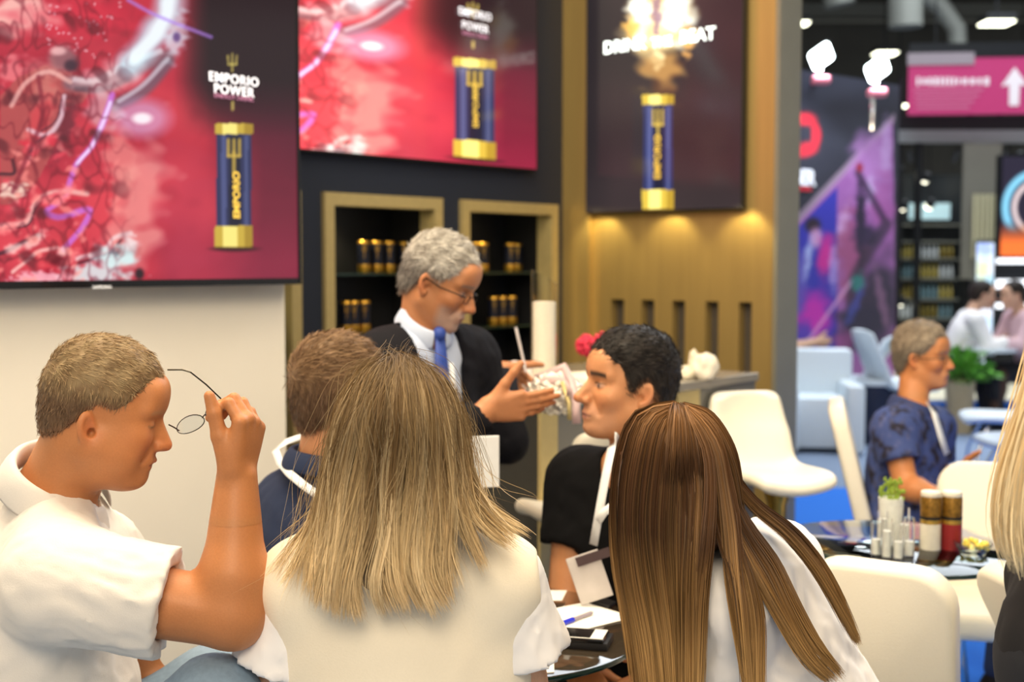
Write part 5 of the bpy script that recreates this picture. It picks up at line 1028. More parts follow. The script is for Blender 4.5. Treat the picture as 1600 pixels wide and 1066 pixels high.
# --- blonde woman, back to us ---------------------------------------------------
m_vest = mat('cream_vest_cloth', 'faeed6', .7, var=.015, bump=.0003, scale=300, sheen=.2); m_blouse = mat('white_blouse', 'f4f1f0', .8, var=.015, sheen=.2)
p3 = person('woman with long blonde hair in a cream vest, her back to us', P(622, 1000, 2.05))
ho = P(622, 690, 2.0); hf = nv([.06, 1, -.12])
J = dict(pv=P(620, 1330, 2.0), nb=P(624, 848, 1.99), fwd=nv([.04, 1, 0]), SL=P(468, 915, 2.0), SR=P(786, 905, 2.0), EL=P(415, 1170, 2.04), ER=P(838, 1160, 2.06), WL=P(500, 1200, 2.26), WR=P(862, 1180, 2.28))
figure(p3, J, (ho, hf, (0, 0, 1), .96), skin_col((.76, .44, .28)), dict(L=dict(w=J['WL'], fwd=(.5, .8, -.1), thumb=(1, 0, .3), s=.9, curl=30), R=dict(w=J['WR'], fwd=(-.6, .8, 0), thumb=(-1, 0, .3), s=.9, curl=30)), hs=.005, hh=.005, hb=.011, s=.95, fem=True, thick=.95)
pr, Rt = shirt(J, s=.96, g=.012, sleeve=.42, slr=(.056, .085), fem=True, neck=.058, wr=(.004, 24), seed=1); garment('blouse', p3, pr, m_blouse, .007)
prv, Rt = torso_prims(J['pv'], J['nb'], J['fwd'], (J['SL'], J['SR']), 1.03, .024, 1.05, True)
upv = nv(J['nb']-J['pv']); prv += [rc(J['SL']+np.array([.02, 0, -.01]), J['SL']+np.array([.01, 0, -.2]), .062, .055, .05), rc(J['SR']+np.array([-.02, 0, -.01]), J['SR']+np.array([-.01, 0, -.2]), .062, .055, .05)]
prv += [wrinkle(.003, 16, seed=2, sharp=False), wrinkle(.0022, 30, direction=(1, 0, .4), seed=1)]
for sd, nm in ((-1, 'SL'), (1, 'SR')): prv.append(planecut(J[nm]+np.array([sd*.058, 0, 0]), (sd, 0, .10))); 
prv.append(rc(J['nb']-upv*.02+Rt[:, 0]*.03, J['nb']+upv*.2+Rt[:, 0]*.03, .066, .07, .006, '-'))
vest = garment('vest', p3, prv, m_vest, .0065)
sm = MB(); sm.tube([P(633, y, 1.9)+np.array([0, 0, 0]) for y in (900,)]+[P(633, 1000, 1.9)], .0005, 4) if 0 else None
K, A = sitlegs(J, J['fwd']); trousers(p3, J, K, A, mat('beige_trousers', 'cbbfa8', .8), .95)

# --- suited man -----------------------------------------------------------------
m_suit = mat('charcoal_suit', '15151b', .85, var=.06, scale=200, spec=.2); m_ls = mat('pale_blue_shirt', 'c5d2ea', .7, var=.02); m_tie = mat('blue_tie', '3450a8', .5, var=.05, scale=200)
p4 = person('grey haired man in dark suit and blue tie bending over the counter', P(650, 1000, 3.15))
ho = P(688, 440, 3.25); hf = nv([.90, -.26, -.44])
J = dict(pv=P(640, 905, 3.34), nb=P(657, 528, 3.28), fwd=nv([.62, -.78, 0]), SR=P(596, 568, 3.16), SL=P(732, 560, 3.42), ER=P(655, 735, 2.92), WR=P(762, 640, 2.98), EL=P(790, 690, 3.45), WL=P(782, 580, 3.66))
sks = skin_col((.50, .215, .095), lip=(.45, .18, .13), brow=(.16, .13, .12), browa=.7, beard=((.50, .42, .38), .55), blush=.3)
hands = dict(R=dict(w=J['WR'], fwd=(1, .05, .12), thumb=(0, -.2, 1), s=1.0, curl=(8, 8, 10, 14), tcurl=5, tdir=(.62, .72, -.1), spread=.8), L=dict(w=J['WL'], fwd=(.3, .6, -.2), thumb=(.6, 0, .6), s=1.0, curl=40))
figure(p4, J, (ho, hf, (0, 0, 1), .93), sks, hands, hs=.0036, hh=.0034, hb=.011, s=1.04, thick=1.05, nose=1.05)
short_hair(ho, axes(hf), .93, p4, (.30, .27, .23), (.62, .59, .53), thick=.008, top=.008, n=11000, length=.022, h=.004, sidecol=(.22, .20, .18), wid=.0013, lift=.2,
           comb=lambda L: np.stack([np.where(L[:, 2] > .05, .8, -.1), .7+L[:, 1]*0, -np.clip((.06-L[:, 2])*12, 0, 1.5)], 1))
# his spectacles (worn, a part)
Rh4 = axes(hf)
def worn_glasses(par, ho, Rh, s, m, r=.0011, rim=(.021, .014), m_l=None):
    def W3(x, y, z): return ho+Rh@np.array([x, y, z])*s
    g = bpy.data.objects.new('glasses', None); COL.objects.link(g); g.parent = par; g.matrix_parent_inverse = Matrix.Translation(par.location).inverted(); g.location = (0, 0, 0)
    def part(nm, pts, rr, cl=False):
        b = MB().tube(pts, rr, 6, closed=cl); bmesh.ops.recalc_face_normals(b.bm, faces=b.bm.faces); me = bpy.data.meshes.new(nm); b.bm.to_mesh(me); b.bm.free(); o = bpy.data.objects.new(nm, me); me.materials.append(m); COL.objects.link(o); o.parent = g
    for sd in (1, -1):
        part('rim', [W3(.099-.25*abs(math.cos(a)*rim[0]*.0+0), sd*(.033+math.cos(a)*rim[0]), -.006+math.sin(a)*rim[1]) for a in np.linspace(0, 2*math.pi, 20)[:-1]], r*s, True)
        part('temple', [W3(.098, sd*.055, 0), W3(.08, sd*.074, .002), W3(.03, sd*.082, -.001), W3(-.012, sd*.087, .006), W3(-.03, sd*.086, -.02)], r*1.5*s)
    part('bridge', [W3(.100, .012, -.002), W3(.104, 0, .002), W3(.100, -.012, -.002)], r*s)
worn_glasses(p4, ho, Rh4, .93, mat('dark_frame', '2a2420', .3, .5), .0013)
# shirt under the jacket
pr, Rt = shirt(J, s=1.03, g=.008, sleeve=.3, slr=(.062, .06), neck=.054, wr=(.002, 22), ndrop=-.03); garment('shirt', p4, pr, m_ls, .010)
upj = nv(J['nb']-J['pv']); collar(p4, J['nb']+upj*.04+Rt[:, 0]*.02, nv(upj+Rt[:, 0]*.35), J['fwd'], .060, .034, m_ls, .25, front_drop=.02)
pr, Rt = shirt(J, s=1.06, g=.024, sleeve=1.90, slr=(.070, .056), neck=.066, wr=(.004, 18), ndrop=.01, nfwd=.03)
Lt = np.linalg.norm(J['nb']-J['pv']); pvj = J['pv']; Rtj = Rt
def vcut(Q):
    q = (Q-pvj.astype(f32))@Rtj.astype(f32); z = q[:, 2]/Lt; wv = np.interp(z, [.12, .22, .85, 1.1], [.0, .02, .085, .09]); return np.maximum(np.abs(q[:, 1])-wv, .02-q[:, 0]).astype(f32)
pr.insert(6, Pr(vcut, pvj+upj*Lt*.6, .6, .006, '-')); pr.append(rc(pvj, pvj-ZZ*.12+0, .2, .2, .05)) if 0 else None
garment('jacket', p4, pr, m_suit, .009)
# tie and badge lie on the shirt front
def front_pt(zf, y, off=.0):
    z = zf*Lt; x = .25; o = J['pv']; T_, _ = torso_prims(J['pv'], J['nb'], J['fwd'], (J['SL'], J['SR']), 1.03, .010, 1.)
    for _i in range(40):
        q = o+Rt@np.array([x, y, z]); d = ev(T_, q[None].astype(f32))[0]
        if d < .001+off: break
        x -= max(d-off, .001)*.8
    return o+Rt@np.array([x, y, z])
kc = J['nb']+upj*.035+Rt[:, 0]*.082-upj*.012; MB().ico(kc, .017, 3, (1, 1, 1.1)).build('tie_knot', m_tie, p4, smooth=True, world=True)
V = []; zs = [.93, .90, .84, .7, .55, .4, .28, .24]; ws = [.018, .022, .018, .024, .03, .036, .036, .004]
for z_, w_ in zip(zs, ws):
    for y in (-1, 0, 1): V.append(tuple(front_pt(z_, y*w_, .006+(.004 if y == 0 else 0))))
F = [(i*3+j, i*3+j+1, i*3+j+4, i*3+j+3) for i in range(len(zs)-1) for j in range(2)]; V[0:3] = [tuple(kc+Rt[:, 1]*y*.012) for y in (-1, 0, 1)]
o = link('tie', meshof(V, F, 'tie'), m_tie, p4, True); s_ = o.modifiers.new('s', 'SOLIDIFY'); s_.thickness = .004
ln = empty('lanyard', J['nb'], 'white lanyard hanging on the suited man, badge at his waist', 'lanyard')
ribbon('strap', [front_pt(z_, .035, .012) for z_ in (.92, .8, .65, .5, .35, .2)], .014, m_lany, ln, Rt[:, 0], .0015); ribbon('strap', [front_pt(z_, -.052+.03*(1-z_), .012) for z_ in (.92, .8, .65, .5, .35, .2)], .014, m_lany, ln, Rt[:, 0], .0015)
bd = P(752, 722, 2.92); MB().box(bd, (.085, .004, .12), axes_m if 0 else Matrix.Rotation(.25, 3, 'Z'), .002).build('badge', m_lany, ln, world=True)
K = [P(700, 1090, 3.36)*[1, 1, 0]+ZZ*.48, P(640, 1090, 3.2)*[1, 1, 0]+ZZ*.48]; A = [K[0]*[1, 1, 0]+ZZ*.1, K[1]*[1, 1, 0]+ZZ*.1]
trousers(p4, J, K, A, m_trou, 1.0)
pn = P(812, 545, 3.7); tag(MB().tube([P(806, 512, 3.72), P(822, 582, 3.66)], .004, 8).build('stirring_stick', mat('pale_stick', 'b8b0b0', .4)), 'thin pale stick standing in the bag by the far hand', 'stick')

# --- man in black T-shirt ----------------------------------------------------------
m_tee = mat('black_jersey', '0c0c0e', .9, var=.08, scale=200, spec=.2)
p5 = person('dark haired man in black T-shirt with white lanyard, face turned left', P(1000, 1000, 2.98))
ho = P(980, 605, 2.92); hf = nv([-.93, -.30, .10])
J = dict(pv=P(1010, 1090, 3.02), nb=P(990, 728, 2.95), fwd=nv([-.62, -.78, 0]), SR=P(905, 752, 3.06), SL=P(1082, 765, 2.84), ER=P(884, 955, 2.98), WR=P(898, 1036, 2.72), EL=P(1100, 960, 2.75), WL=P(1050, 1060, 2.55))
skd = skin_col((.58, .265, .12), lip=(.55, .24, .19), brow=(.03, .022, .018), browa=1., browt=1.35, beard=((.45, .30, .24), .22), blush=.25)
hands = dict(R=dict(w=J['WR'], fwd=(.35, -.8, -.35), thumb=(.8, .3, .2), s=1.0, curl=(30, 32, 36, 40)), L=dict(w=J['WL'], fwd=(-.7, -.5, -.1), thumb=(-.3, .3, .8), curl=35))
figure(p5, J, (ho, hf, (0, 0, 1), .99), skd, hands, hs=.0034, hh=.004, hb=.010, s=1.04, thick=1.1, nose=1.2)
short_hair(ho, axes(hf), .99, p5, (.012, .010, .009), (.035, .028, .024), thick=.011, top=.014, n=11000, length=.017, h=.004, wid=.0013, lift=.12,
           line=[(-.13, -.065), (-.09, -.062), (-.060, -.045), (-.034, -.006), (-.012, .020), (.010, .004), (.016, -.022), (.026, -.018), (.034, .012), (.040, .040), (.052, .056), (.075, .046), (.10, .042)])
pr, Rt = shirt(J, s=1.04, g=.014, sleeve=.5, slr=(.080, .078), neck=.064, wr=(.003, 22), thick=1.1, ndrop=.0, nfwd=.02); garment('t_shirt', p5, pr, m_tee, .009)
K, A = sitlegs(J, (-.5, -.86, 0), reach=.40); trousers(p5, J, K, A, mat('black_trousers', '161618', .8))
ln5 = empty('lanyard', J['nb'], 'white printed lanyard with a card on the black T-shirt', 'lanyard')
ribbon('strap', [P(985, 690, 2.98), P(962, 682, 2.84), P(955, 700, 2.80), P(946, 745, 2.775), P(936, 800, 2.77), P(927, 852, 2.77)], .020, m_lany, ln5, (-.5, -.8, 0), .0015)
ribbon('strap', [P(1008, 722, 2.8), P(990, 760, 2.76), P(964, 786, 2.75), P(944, 800, 2.755), P(934, 815, 2.76)], .018, m_lany, ln5, (-.5, -.8, 0), .0015)
bo5 = P(921, 902, 2.75); Rb = Matrix(frame((0, 0, 0), (.92, -.2, .36), (-.2, -.92, .1))).to_3x3(); MB().box(bo5, (.075, .105, .003), Rb, .002).build('card', mat('badge_card', 'c9c3c0', .4, var=.1, scale=20), ln5, world=True)
MB().box(bo5+np.array([.008, -.003, .045]), (.078, .02, .004), Rb).build('card_header', mat('badge_dark', '4a3a3c', .4), ln5, world=True)

# --- brunette woman ----------------------------------------------------------------
p6 = person('woman with very long brown hair in white blouse, leaning over the table', P(1330, 1000, 2.2))
ho = P(1058, 742, 2.15); hf = nv([-.62, .72, -.34])
J = dict(pv=P(1340, 1270, 2.22), nb=P(1142, 878, 2.15), fwd=nv([-.85, .52, 0]), SL=P(1146, 945, 2.03), SR=P(1212, 880, 2.28), EL=P(1142, 1210, 2.07), ER=P(1130, 1120, 2.48), WL=P(960, 1200, 2.2), WR=P(1000, 1130, 2.62))
figure(p6, J, (ho, hf, (0, 0, 1), .95), skin_col((.78, .48, .33)), dict(L=dict(w=J['WL'], fwd=(-1, .3, 0), thumb=(0, .6, .6), s=.9, curl=25), R=dict(w=J['WR'], fwd=(-1, .2, -.1), thumb=(0, -.5, .8), s=.9, curl=25)), hs=.005, hh=.005, hb=.011, s=.95, fem=True, thick=.95)
pr, Rt = shirt(J, s=.98, g=.020, sleeve=1.85, slr=(.066, .062), fem=True, neck=.062, wr=(.005, 15), ndrop=.0); pr.insert(-4, wrinkle(.004, 30, direction=J['EL']-J['SL'], seed=2))
garment('blouse', p6, pr, m_blouse, .007)
K, A = sitlegs(J, J['fwd']); trousers(p6, J, K, A, m_trou, .93)

# --- man in floral shirt --------------------------------------------------------------
def floral(V):
    n1 = noise(V.astype(f32), 75.); n2 = noise(V.astype(f32), 150., 1); a = np.clip((n1+.5*n2)*3-.1, 0, 1)[:, None]; b = np.clip(n2*3-1, 0, 1)[:, None]; c = np.array(hexc('3f4f86'))*(1-a)+np.array(hexc('221f2c'))*a; return c*(1-.5*b)+np.array(hexc('6a6f9c'))*.5*b
m_flo = mat('floral_cotton', (1, 1, 1), .85, attr=True, var=.03)
p7 = person('man in blue floral shirt and glasses seated at right, facing right', P(1420, 1000, 4.2))
ho = P(1442, 558, 4.65); hf = nv([.80, -.55, -.02])
J = dict(pv=P(1400, 840, 4.6), nb=P(1426, 646, 4.6), fwd=nv([.86, -.5, 0]), SR=P(1395, 670, 4.46), SL=P(1460, 668, 4.76), ER=P(1416, 762, 4.38), WR=P(1474, 778, 4.24), EL=P(1466, 765, 4.76), WL=P(1495, 738, 4.55))
skf = skin_col((.54, .22, .085), lip=(.5, .2, .14), brow=(.2, .14, .1), beard=((.5, .35, .28), .15))
figure(p7, J, (ho, hf, (0, 0, 1), .93), skf, dict(R=dict(w=J['WR'], fwd=(.9, -.3, -.1), thumb=(.2, .2, 1), curl=30), L=dict(w=J['WL'], fwd=(.8, -.6, 0), thumb=(0, 0, 1), curl=30)), hs=.005, hh=.006, hb=.013, s=1.03)
short_hair(ho, axes(hf), .93, p7, (.24, .19, .14), (.46, .38, .28), thick=.010, top=.014, n=5000, length=.022, h=.005, sidecol=(.20, .17, .13), wid=.002, lift=.3)
worn_glasses(p7, ho, axes(hf), .93, mat('dark_frame'), .0012)
pr, Rt = shirt(J, s=1.03, g=.016, sleeve=.55, slr=(.072, .068), neck=.062, wr=(.003, 20)); garment('shirt', p7, pr, m_flo, .011, col=floral)
up_ = nv(J['nb']-J['pv']); collar(p7, J['nb']+up_*.03, up_, hf*[1, 1, 0], .070, .034, mat('navy_collar', '34406c', .8), .5)
K, A = sitlegs(J, (.9, -.4, 0), reach=.42); trousers(p7, J, K, A, mat('blue_denim', '2c3a58', .85))
ln7 = empty('lanyard', J['nb'], 'white lanyard down the chest of the floral shirt man', 'lanyard'); ribbon('strap', [P(1450, 630, 4.5), P(1460, 645, 4.45), P(1470, 680, 4.44), P(1480, 710, 4.44)], .03, m_lany, ln7, (.6, -.8, 0), .0015)

# --- woman at the right edge ------------------------------------------------------------
p8 = person('blonde woman in black top standing at the very right edge', P(1850, 1000, 1.7))
ho = P(1760, 330, 1.72); hf = nv([.5, .85, 0]); m_btop = mat('black_top', '17161a', .8, var=.06)
J = dict(pv=P(1770, 1040, 1.72), nb=P(1762, 520, 1.72), fwd=nv([.5, .85, 0]), SL=P(1712, 600, 1.80), SR=P(1880, 590, 1.62), EL=P(1646, 900, 1.84), ER=P(1915, 880, 1.66), WL=P(1680, 1100, 2.0), WR=P(1900, 1100, 1.85))
figure(p8, J, (ho, hf, (0, 0, 1), .95), skin_col((.78, .48, .33)), dict(L=dict(w=J['WL'], fwd=(.3, .5, -.6), thumb=(.5, .6, 0), s=.9), R=dict(w=J['WR'], fwd=(.1, .3, -.8), thumb=(-.5, .6, 0), s=.9)), hs=.006, hh=.006, hb=.012, s=.95, fem=True)
pr, Rt = shirt(J, s=.96, g=.014, sleeve=1.8, slr=(.060, .058), fem=True, wr=(.003, 20)); garment('top', p8, pr, m_btop, .009)
K = [J['pv']*[1, 1, 0]+ZZ*.47+np.array([-.08, .08, 0]), J['pv']*[1, 1, 0]+ZZ*.47+np.array([.08, .0, 0])]; A = [q*[1, 1, 0]+ZZ*.1 for q in K]; trousers(p8, J, K, A, m_trou, .95)

# --- far people ----------------------------------------------------------------------------
def far_person(label, px, py, Y, fw, shirt_c, trou_c, hair_c, skin_c=(.6, .36, .24), lean=.1):
    fw = nv([fw[0], fw[1], 0]); lx = nv(np.cross((0, 0, 1), fw)); c = P(px, py, Y); pv = np.array([c[0], c[1], .56])-fw*.02; nb = pv+ZZ*.48+fw*lean; ho = nb+ZZ*.17+fw*(.05+lean*.3)
    pe_ = person(label, c); J = dict(pv=pv, nb=nb, fwd=fw, SL=nb+lx*.18-ZZ*.05, SR=nb-lx*.18-ZZ*.05); 
    for sd, q in (('L', lx), ('R', -lx)): J['E'+sd] = J['S'+sd]+q*.04-ZZ*.24+fw*.1; J['W'+sd] = J['E'+sd]+fw*.24+ZZ*.06-q*.06
    figure(pe_, J, (ho, nv(fw+np.array([0, 0, -.15])), (0, 0, 1), 1.), skin_col(skin_c), {sd: dict(w=J['W'+sd], fwd=fw, thumb=(0, 0, 1)) for sd in 'LR'}, hs=.009, hh=.01, hb=.016)
    short_hair(ho, axes(fw), 1., pe_, hair_c, hair_c, thick=.012, n=600, length=.03, h=.009, wid=.004)
    pr, _ = shirt(J, g=.018, sleeve=1.7 if lean > .05 else .5, slr=(.075, .07), wr=(.004, 16)); garment('shirt', pe_, pr, shirt_c, .015); K, A = sitlegs(J, fw); trousers(pe_, J, K, A, trou_c, h=.02)
far_person('far seated person in white shirt, left of the small dark table', 1488, 500, 11.5, (1, -.1), mat('far_white_shirt', 'e8e6e4', .8), mat('far_brown', '4a352c', .8), (.03, .02, .015), lean=.18)
far_person('far seated person in pale pink shirt at the right edge', 1612, 500, 11.5, (-1, -.1), mat('far_pink_shirt', 'c9a8ae', .8), m_trou, (.03, .02, .015), lean=.12)
far_person('far seated person with dark trousers, mostly hidden by the brass wall end', 1212, 560, 11.2, (1, -.25), mat('far_grey_shirt', '5a6070', .8), m_trou, (.05, .03, .02), lean=.02)
# ================================================================ LONG HAIR
def long_hair(par, guides, counts, colf, m_pts=22, jit=.006, wid=.0022, depth=.012, clump=.5, name='hair_strands', wave=.003, ncl=60, lenj=.12, base=None, nrm=None, cls=None, pw=1.5, dens=None):
    """guides: ordered curves root to tip; strands interpolate between neighbours"""
    G = np.stack([cr(g, m_pts) for g in guides]); n = counts; u = rng.uniform(0, len(G)-1, n); u = u if dens is None else np.interp(rng.uniform(0, 1, n), np.r_[0, np.cumsum(np.interp(np.linspace(0, len(G)-1, 200), np.arange(len(G)), dens))]/np.cumsum(np.interp(np.linspace(0, len(G)-1, 200), np.arange(len(G)), dens))[-1], np.linspace(0, len(G)-1, 201)); cl = np.sort(rng.uniform(0, len(G)-1, ncl)) if cls is None else np.array(cls); near = cl[np.abs(u[:, None]-cl[None]).argmin(1)]
    t = np.linspace(0, 1, m_pts)[None, :]; uu = u[:, None]*(1-clump*t**pw)+near[:, None]*clump*t**pw; i = np.clip(uu.astype(int), 0, len(G)-2); fr = (uu-i)[..., None]
    j = np.arange(m_pts)[None, :].repeat(n, 0); Pth = G[i, j]*(1-fr)+G[i+1, j]*fr
    ph = rng.uniform(0, 6.28, (n, 3)); off = rng.normal(size=(n, 1, 3))*jit; dep = rng.uniform(0, 1, (n, 1, 1)); Pth = Pth+off*(.4+.9*t[..., None])
    cph = (near*7.3)[:, None]; Pth[..., 0] += wave*np.sin(t*9+cph+ph[:, :1]*.25)*t**.7; Pth[..., 1] += wave*np.cos(t*8+cph*1.7)*t**.7+depth*dep[..., 0]
    cut = np.clip(1-np.abs(rng.normal(size=n))*lenj, .45, 1); tt = np.linspace(0, 1, m_pts)[None]*cut[:, None]*(m_pts-1); a = np.clip(tt.astype(int), 0, m_pts-2); fb = (tt-a)[..., None]; k_ = np.arange(n)[:, None]; Pth = Pth[k_, a]*(1-fb)+Pth[k_, a+1]*fb
    V, F = strips(Pth, wid*rng.uniform(.5, 1.3, n), nrm=nrm, jit=.5); T_ = np.broadcast_to(tt/(m_pts-1), (n, m_pts)); c_ = colf(T_.ravel(), np.repeat(near, m_pts), np.repeat(rng.normal(size=n), m_pts), Pth.reshape(-1, 3), np.repeat(dep.ravel(), m_pts)); o = link(name, meshof(V, F, name, True, np.repeat(c_, 2, axis=0)), m_hair, par, True); o['kind'] = 'stuff'; return o
def ramp(t, xs, cs): cs = np.asarray(cs); return np.stack([np.interp(t, xs, cs[:, i]) for i in range(3)], 1)
# ---- blonde
hb = P(622, 690, 2.0); pr = [ell(hb+np.array([0, -.012, .018]), (.092, .110, .104), .03), rc(hb+np.array([0, -.035, -.03]), hb+np.array([0, -.06, -.17]), .080, .070, .04), wrinkle(.003, 50, direction=(0, 0, 1), seed=1)]
lo, hi = bounds(pr); V, F = nets(pr, lo, hi, .006); h3 = link('hair', meshof(V, F, 'hair', True, np.tile(np.array([.26, .17, .085]), (len(V), 1))), m_hair, p3, True)
def blond(t, cl, r, P_, dep):
    s_ = .5+.5*np.sin(cl*37.1+1.3*np.sin(cl*91)); c = ramp(t, [0, .22, .5, .8, 1], [(.17, .105, .045), (.23, .145, .062), (.33, .22, .10), (.66, .48, .25), (.80, .58, .31)])
    dk = np.clip((s_-.45)*2, 0, 1)*np.clip(np.sin(t*3.3), 0, 1)*.8; c = c*(1-dk[:, None])+c*np.array([.40, .32, .24])*dk[:, None]; lt = np.clip((.35-s_)*2.5, 0, 1)*np.clip(t*2, 0, 1)*.5; c = c*(1-lt[:, None])+np.array([.80, .64, .40])*lt[:, None]
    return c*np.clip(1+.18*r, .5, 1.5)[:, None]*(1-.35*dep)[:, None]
Yb = 1.93
def G(*q): return [P(x, y, Y) for x, y, Y in q]
gb = [G((600, 572, 2.04), (560, 600, 2.05), (530, 660, 2.08), (510, 740, 2.08), (492, 800, 2.05), (455, 850, 1.98), (410, 900, 1.93)),
      G((604, 566, 2.02), (560, 592, 2.0), (528, 650, 2.0), (508, 740, 1.99), (490, 820, 1.96), (462, 880, 1.90), (440, 920, 1.87)),
      G((608, 562, 2.0), (565, 586, 1.96), (532, 650, 1.92), (514, 740, 1.91), (502, 820, 1.89), (490, 890, 1.85), (486, 945, 1.84)),
      G((612, 560, 1.98), (578, 582, 1.92), (550, 650, 1.875), (532, 740, 1.87), (520, 830, 1.85), (508, 900, 1.83), (500, 955, 1.82)),
      G((616, 559, 1.97), (595, 580, 1.905), (576, 650, 1.86), (562, 740, 1.86), (548, 830, 1.84), (528, 910, 1.82), (520, 972, 1.82)),
      G((620, 558, 1.96), (612, 580, 1.90), (600, 650, 1.852), (592, 740, 1.855), (588, 830, 1.84), (572, 920, 1.82), (592, 972, 1.82)),
      G((624, 558, 1.96), (632, 580, 1.90), (634, 650, 1.85), (628, 740, 1.855), (625, 830, 1.84), (626, 900, 1.825), (640, 955, 1.82)),
      G((626, 559, 1.97), (650, 582, 1.905), (664, 650, 1.86), (668, 740, 1.86), (664, 830, 1.84), (660, 910, 1.82), (688, 970, 1.82)),
      G((628, 560, 1.98), (668, 585, 1.92), (692, 650, 1.875), (700, 740, 1.87), (702, 800, 1.85), (700, 870, 1.84), (712, 930, 1.83)),
      G((630, 562, 2.0), (684, 590, 1.96), (712, 650, 1.92), (724, 730, 1.91), (738, 790, 1.88), (768, 835, 1.86), (800, 862, 1.85)),
      G((632, 566, 2.02), (690, 594, 2.0), (720, 660, 2.0), (736, 740, 1.98), (765, 795, 1.92), (805, 825, 1.89), (826, 840, 1.88)),
      G((634, 572, 2.04), (694, 600, 2.05), (720, 670, 2.07), (733, 740, 2.05), (752, 790, 2.0), (785, 815, 1.95), (815, 835, 1.93))]
long_hair(h3, gb, 9500, blond, m_pts=24, jit=.0030, wid=.0016, depth=.014, clump=.8, ncl=64, wave=.006, pw=1.1, lenj=.16, dens=[.25, .3, .6, 1.2, 1.4, 1.4, 1.4, 1.3, .9, .5, .3, .25])
long_hair(h3, gb, 400, blond, m_pts=24, jit=.011, wid=.0008, depth=.0, clump=.1, ncl=60, wave=.012, lenj=.3)
fz = [[q+np.array([rng.normal()*.012, -.004, .002+abs(rng.normal())*.006]) for q in g] for g in gb]; long_hair(h3, fz, 260, blond, m_pts=24, jit=.018, wid=.0006, depth=0, clump=0, ncl=60, wave=.02, lenj=.4)
# ---- brunette
hb = P(1058, 742, 2.15); pr = [ell(hb+np.array([.004, .006, .014]), (.094, .108, .106), .03), rc(hb+np.array([-.02, -.015, -.04]), hb+np.array([-.015, -.01, -.3]), .078, .052, .04), wrinkle(.0022, 40, direction=(0, 0, 1), seed=1)]
lo, hi = bounds(pr); V, F = nets(pr, lo, hi, .006); h6 = link('hair', meshof(V, F, 'hair', True, np.tile(np.array([.045, .020, .008]), (len(V), 1))), m_hair, p6, True)
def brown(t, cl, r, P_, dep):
    z = P_[:, 2]; q = np.clip((1.27-z)/.42, 0, 1); s_ = .5+.5*np.sin(cl*29.+1.7*np.sin(cl*73)); c = ramp(q, [0, .2, .5, .75, 1], [(.24, .115, .040), (.085, .036, .012), (.060, .026, .009), (.20, .105, .034), (.46, .27, .10)])  # dark middle lengths: shade painted into the strand colour
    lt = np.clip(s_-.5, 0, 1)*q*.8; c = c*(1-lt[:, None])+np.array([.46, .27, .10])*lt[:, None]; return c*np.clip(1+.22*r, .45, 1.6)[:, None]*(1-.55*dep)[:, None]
g6 = [G((1052, 636, 2.12), (1000, 652, 2.16), (976, 720, 2.20), (968, 820, 2.22), (972, 900, 2.2), (990, 990, 2.16), (1008, 1110, 2.14)),
      G((1054, 634, 2.10), (1004, 650, 2.10), (978, 720, 2.10), (970, 820, 2.11), (974, 900, 2.11), (992, 990, 2.10), (1010, 1120, 2.10)),
      G((1056, 634, 2.08), (1012, 652, 2.06), (988, 720, 2.055), (980, 820, 2.07), (988, 900, 2.07), (1008, 1000, 2.07), (1024, 1130, 2.07)),
      G((1058, 636, 2.07), (1026, 660, 2.04), (1008, 730, 2.035), (1000, 820, 2.045), (1008, 900, 2.05), (1026, 1000, 2.05), (1040, 1140, 2.05)),
      G((1060, 640, 2.07), (1042, 672, 2.03), (1032, 740, 2.025), (1026, 830, 2.035), (1032, 900, 2.04), (1046, 1000, 2.04), (1056, 1140, 2.04)),
      G((1062, 645, 2.06), (1056, 690, 2.02), (1054, 760, 2.02), (1052, 840, 2.03), (1056, 910, 2.03), (1062, 1000, 2.035), (1070, 1140, 2.035)),
      G((1064, 645, 2.06), (1070, 690, 2.02), (1078, 760, 2.02), (1078, 840, 1.985), (1074, 910, 1.975), (1074, 1000, 1.985), (1076, 1140, 1.99)),
      G((1066, 642, 2.06), (1082, 690, 2.03), (1092, 760, 2.01), (1088, 840, 1.965), (1084, 920, 1.955), (1084, 1010, 1.97), (1084, 1140, 1.98))]
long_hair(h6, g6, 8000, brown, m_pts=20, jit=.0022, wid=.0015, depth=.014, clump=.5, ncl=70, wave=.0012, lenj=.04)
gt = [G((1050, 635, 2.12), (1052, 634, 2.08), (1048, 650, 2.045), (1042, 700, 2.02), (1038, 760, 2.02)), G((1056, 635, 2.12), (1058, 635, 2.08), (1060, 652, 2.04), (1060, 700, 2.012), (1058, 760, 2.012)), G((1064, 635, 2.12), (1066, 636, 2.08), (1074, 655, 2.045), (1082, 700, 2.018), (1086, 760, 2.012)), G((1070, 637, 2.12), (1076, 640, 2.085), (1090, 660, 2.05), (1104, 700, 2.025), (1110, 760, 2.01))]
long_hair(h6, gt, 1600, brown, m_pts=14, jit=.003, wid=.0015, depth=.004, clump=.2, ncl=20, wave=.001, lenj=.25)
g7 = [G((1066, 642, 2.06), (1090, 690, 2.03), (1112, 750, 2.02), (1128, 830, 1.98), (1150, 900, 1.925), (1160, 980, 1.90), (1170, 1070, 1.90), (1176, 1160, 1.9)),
      G((1068, 640, 2.06), (1094, 690, 2.035), (1118, 750, 2.02), (1140, 820, 1.985), (1166, 890, 1.94), (1182, 960, 1.92), (1176, 1070, 1.90), (1178, 1150, 1.9))]

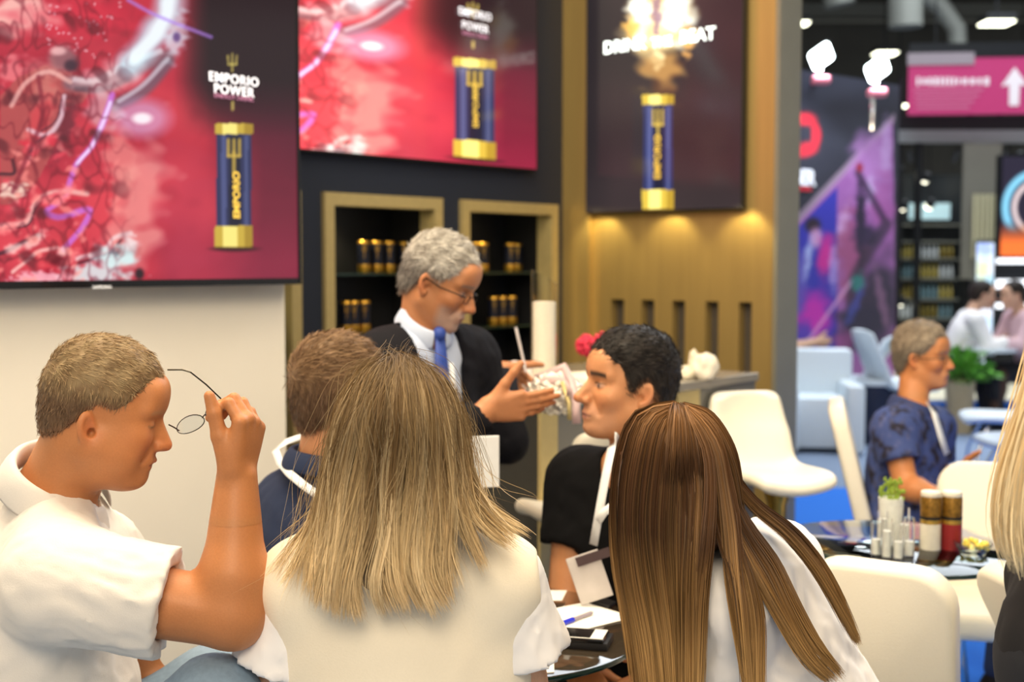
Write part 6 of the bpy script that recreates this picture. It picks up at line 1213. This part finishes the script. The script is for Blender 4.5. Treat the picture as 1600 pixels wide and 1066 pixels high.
g8 = [G((1068, 640, 2.07), (1098, 690, 2.04), (1124, 760, 2.03), (1150, 840, 2.0), (1186, 910, 1.96), (1220, 970, 1.94), (1256, 1030, 1.935), (1292, 1066, 1.95)),
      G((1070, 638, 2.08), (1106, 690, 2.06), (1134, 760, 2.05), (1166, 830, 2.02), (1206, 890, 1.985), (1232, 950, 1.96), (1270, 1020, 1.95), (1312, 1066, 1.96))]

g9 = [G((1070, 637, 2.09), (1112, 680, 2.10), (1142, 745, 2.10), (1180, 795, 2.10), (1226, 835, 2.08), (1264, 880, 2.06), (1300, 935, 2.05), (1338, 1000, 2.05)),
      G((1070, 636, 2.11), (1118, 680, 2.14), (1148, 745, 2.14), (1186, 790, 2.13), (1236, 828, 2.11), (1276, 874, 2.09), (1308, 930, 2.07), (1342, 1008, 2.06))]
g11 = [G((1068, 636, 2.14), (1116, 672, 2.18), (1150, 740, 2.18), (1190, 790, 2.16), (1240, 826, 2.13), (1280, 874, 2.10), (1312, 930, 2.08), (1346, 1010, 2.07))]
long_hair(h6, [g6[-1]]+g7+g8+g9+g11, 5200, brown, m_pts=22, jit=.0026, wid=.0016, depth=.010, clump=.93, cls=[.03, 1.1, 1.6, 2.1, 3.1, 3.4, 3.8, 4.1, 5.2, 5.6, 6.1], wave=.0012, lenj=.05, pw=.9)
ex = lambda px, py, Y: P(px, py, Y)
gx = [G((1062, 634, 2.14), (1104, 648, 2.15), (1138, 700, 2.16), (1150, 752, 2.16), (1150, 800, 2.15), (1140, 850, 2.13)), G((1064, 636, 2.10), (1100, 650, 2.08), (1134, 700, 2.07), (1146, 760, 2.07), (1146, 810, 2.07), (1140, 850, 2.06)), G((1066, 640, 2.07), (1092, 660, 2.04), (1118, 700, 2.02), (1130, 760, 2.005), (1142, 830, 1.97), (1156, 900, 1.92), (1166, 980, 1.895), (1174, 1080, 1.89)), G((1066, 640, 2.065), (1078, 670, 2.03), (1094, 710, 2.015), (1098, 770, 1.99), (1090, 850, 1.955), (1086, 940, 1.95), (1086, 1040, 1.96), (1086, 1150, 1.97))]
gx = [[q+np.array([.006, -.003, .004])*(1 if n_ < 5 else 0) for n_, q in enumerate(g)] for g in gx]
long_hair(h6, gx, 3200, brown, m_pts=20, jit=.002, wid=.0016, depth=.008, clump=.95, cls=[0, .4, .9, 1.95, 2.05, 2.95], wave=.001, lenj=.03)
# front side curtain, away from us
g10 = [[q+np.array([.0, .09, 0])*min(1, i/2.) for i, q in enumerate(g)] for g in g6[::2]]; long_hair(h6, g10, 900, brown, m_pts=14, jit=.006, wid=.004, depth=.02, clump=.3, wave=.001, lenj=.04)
# ---- woman at the right edge
hb = P(1760, 330, 1.72); pr = [ell(hb+np.array([0, 0, .014]), (.094, .105, .106), .03), rc(hb+np.array([-.03, -.02, -.03]), hb+np.array([-.05, -.03, -.34]), .095, .095, .04), wrinkle(.003, 30, direction=(0, 0, 1), seed=1)]
lo, hi = bounds(pr); V, F = nets(pr, lo, hi, .008); h8 = link('hair', meshof(V, F, 'hair', True, np.tile(np.array([.58, .43, .25]), (len(V), 1))), m_hair, p8, True)
def blond2(t, cl, r, P_, dep): s_ = .5+.5*np.sin(cl*37.1); c = ramp(t, [0, .5, 1], [(.55, .40, .22), (.78, .62, .38), (.86, .72, .46)]); return c*np.clip(.9+.2*s_+.15*r, .5, 1.4)[:, None]
gg = [G((1752, 190, 1.72), (1690, 240, 1.74), (1664, 340, 1.74), (1640, 480, 1.72), (1606, 620, 1.70), (1572, 740, 1.69), (1566, 830, 1.69), (1582, 884, 1.69)),
      G((1754, 190, 1.70), (1696, 240, 1.67), (1668, 340, 1.64), (1650, 480, 1.62), (1622, 620, 1.60), (1590, 740, 1.60), (1584, 830, 1.60), (1598, 900, 1.60)),
      G((1758, 190, 1.68), (1730, 240, 1.63), (1710, 340, 1.60), (1690, 480, 1.57), (1670, 620, 1.55), (1650, 740, 1.55), (1640, 830, 1.55), (1640, 900, 1.55)),
      G((1764, 190, 1.68), (1780, 240, 1.62), (1790, 340, 1.59), (1790, 480, 1.56), (1780, 620, 1.54), (1760, 740, 1.54), (1750, 830, 1.55), (1750, 910, 1.55)),
      G((1766, 190, 1.70), (1820, 240, 1.68), (1850, 340, 1.66), (1850, 480, 1.62), (1850, 620, 1.58), (1840, 740, 1.56), (1830, 830, 1.56), (1830, 900, 1.56)),
      G((1768, 190, 1.73), (1850, 250, 1.74), (1880, 340, 1.74), (1880, 480, 1.70), (1880, 620, 1.64), (1870, 740, 1.60), (1860, 830, 1.59), (1860, 900, 1.59)),
      G((1764, 192, 1.76), (1830, 250, 1.82), (1856, 340, 1.85), (1862, 480, 1.84), (1870, 620, 1.80), (1868, 740, 1.76), (1864, 830, 1.76), (1864, 880, 1.76))]
long_hair(h8, gg, 4200, blond2, m_pts=20, jit=.005, wid=.0024, depth=.012, clump=.5, ncl=40, wave=.006)
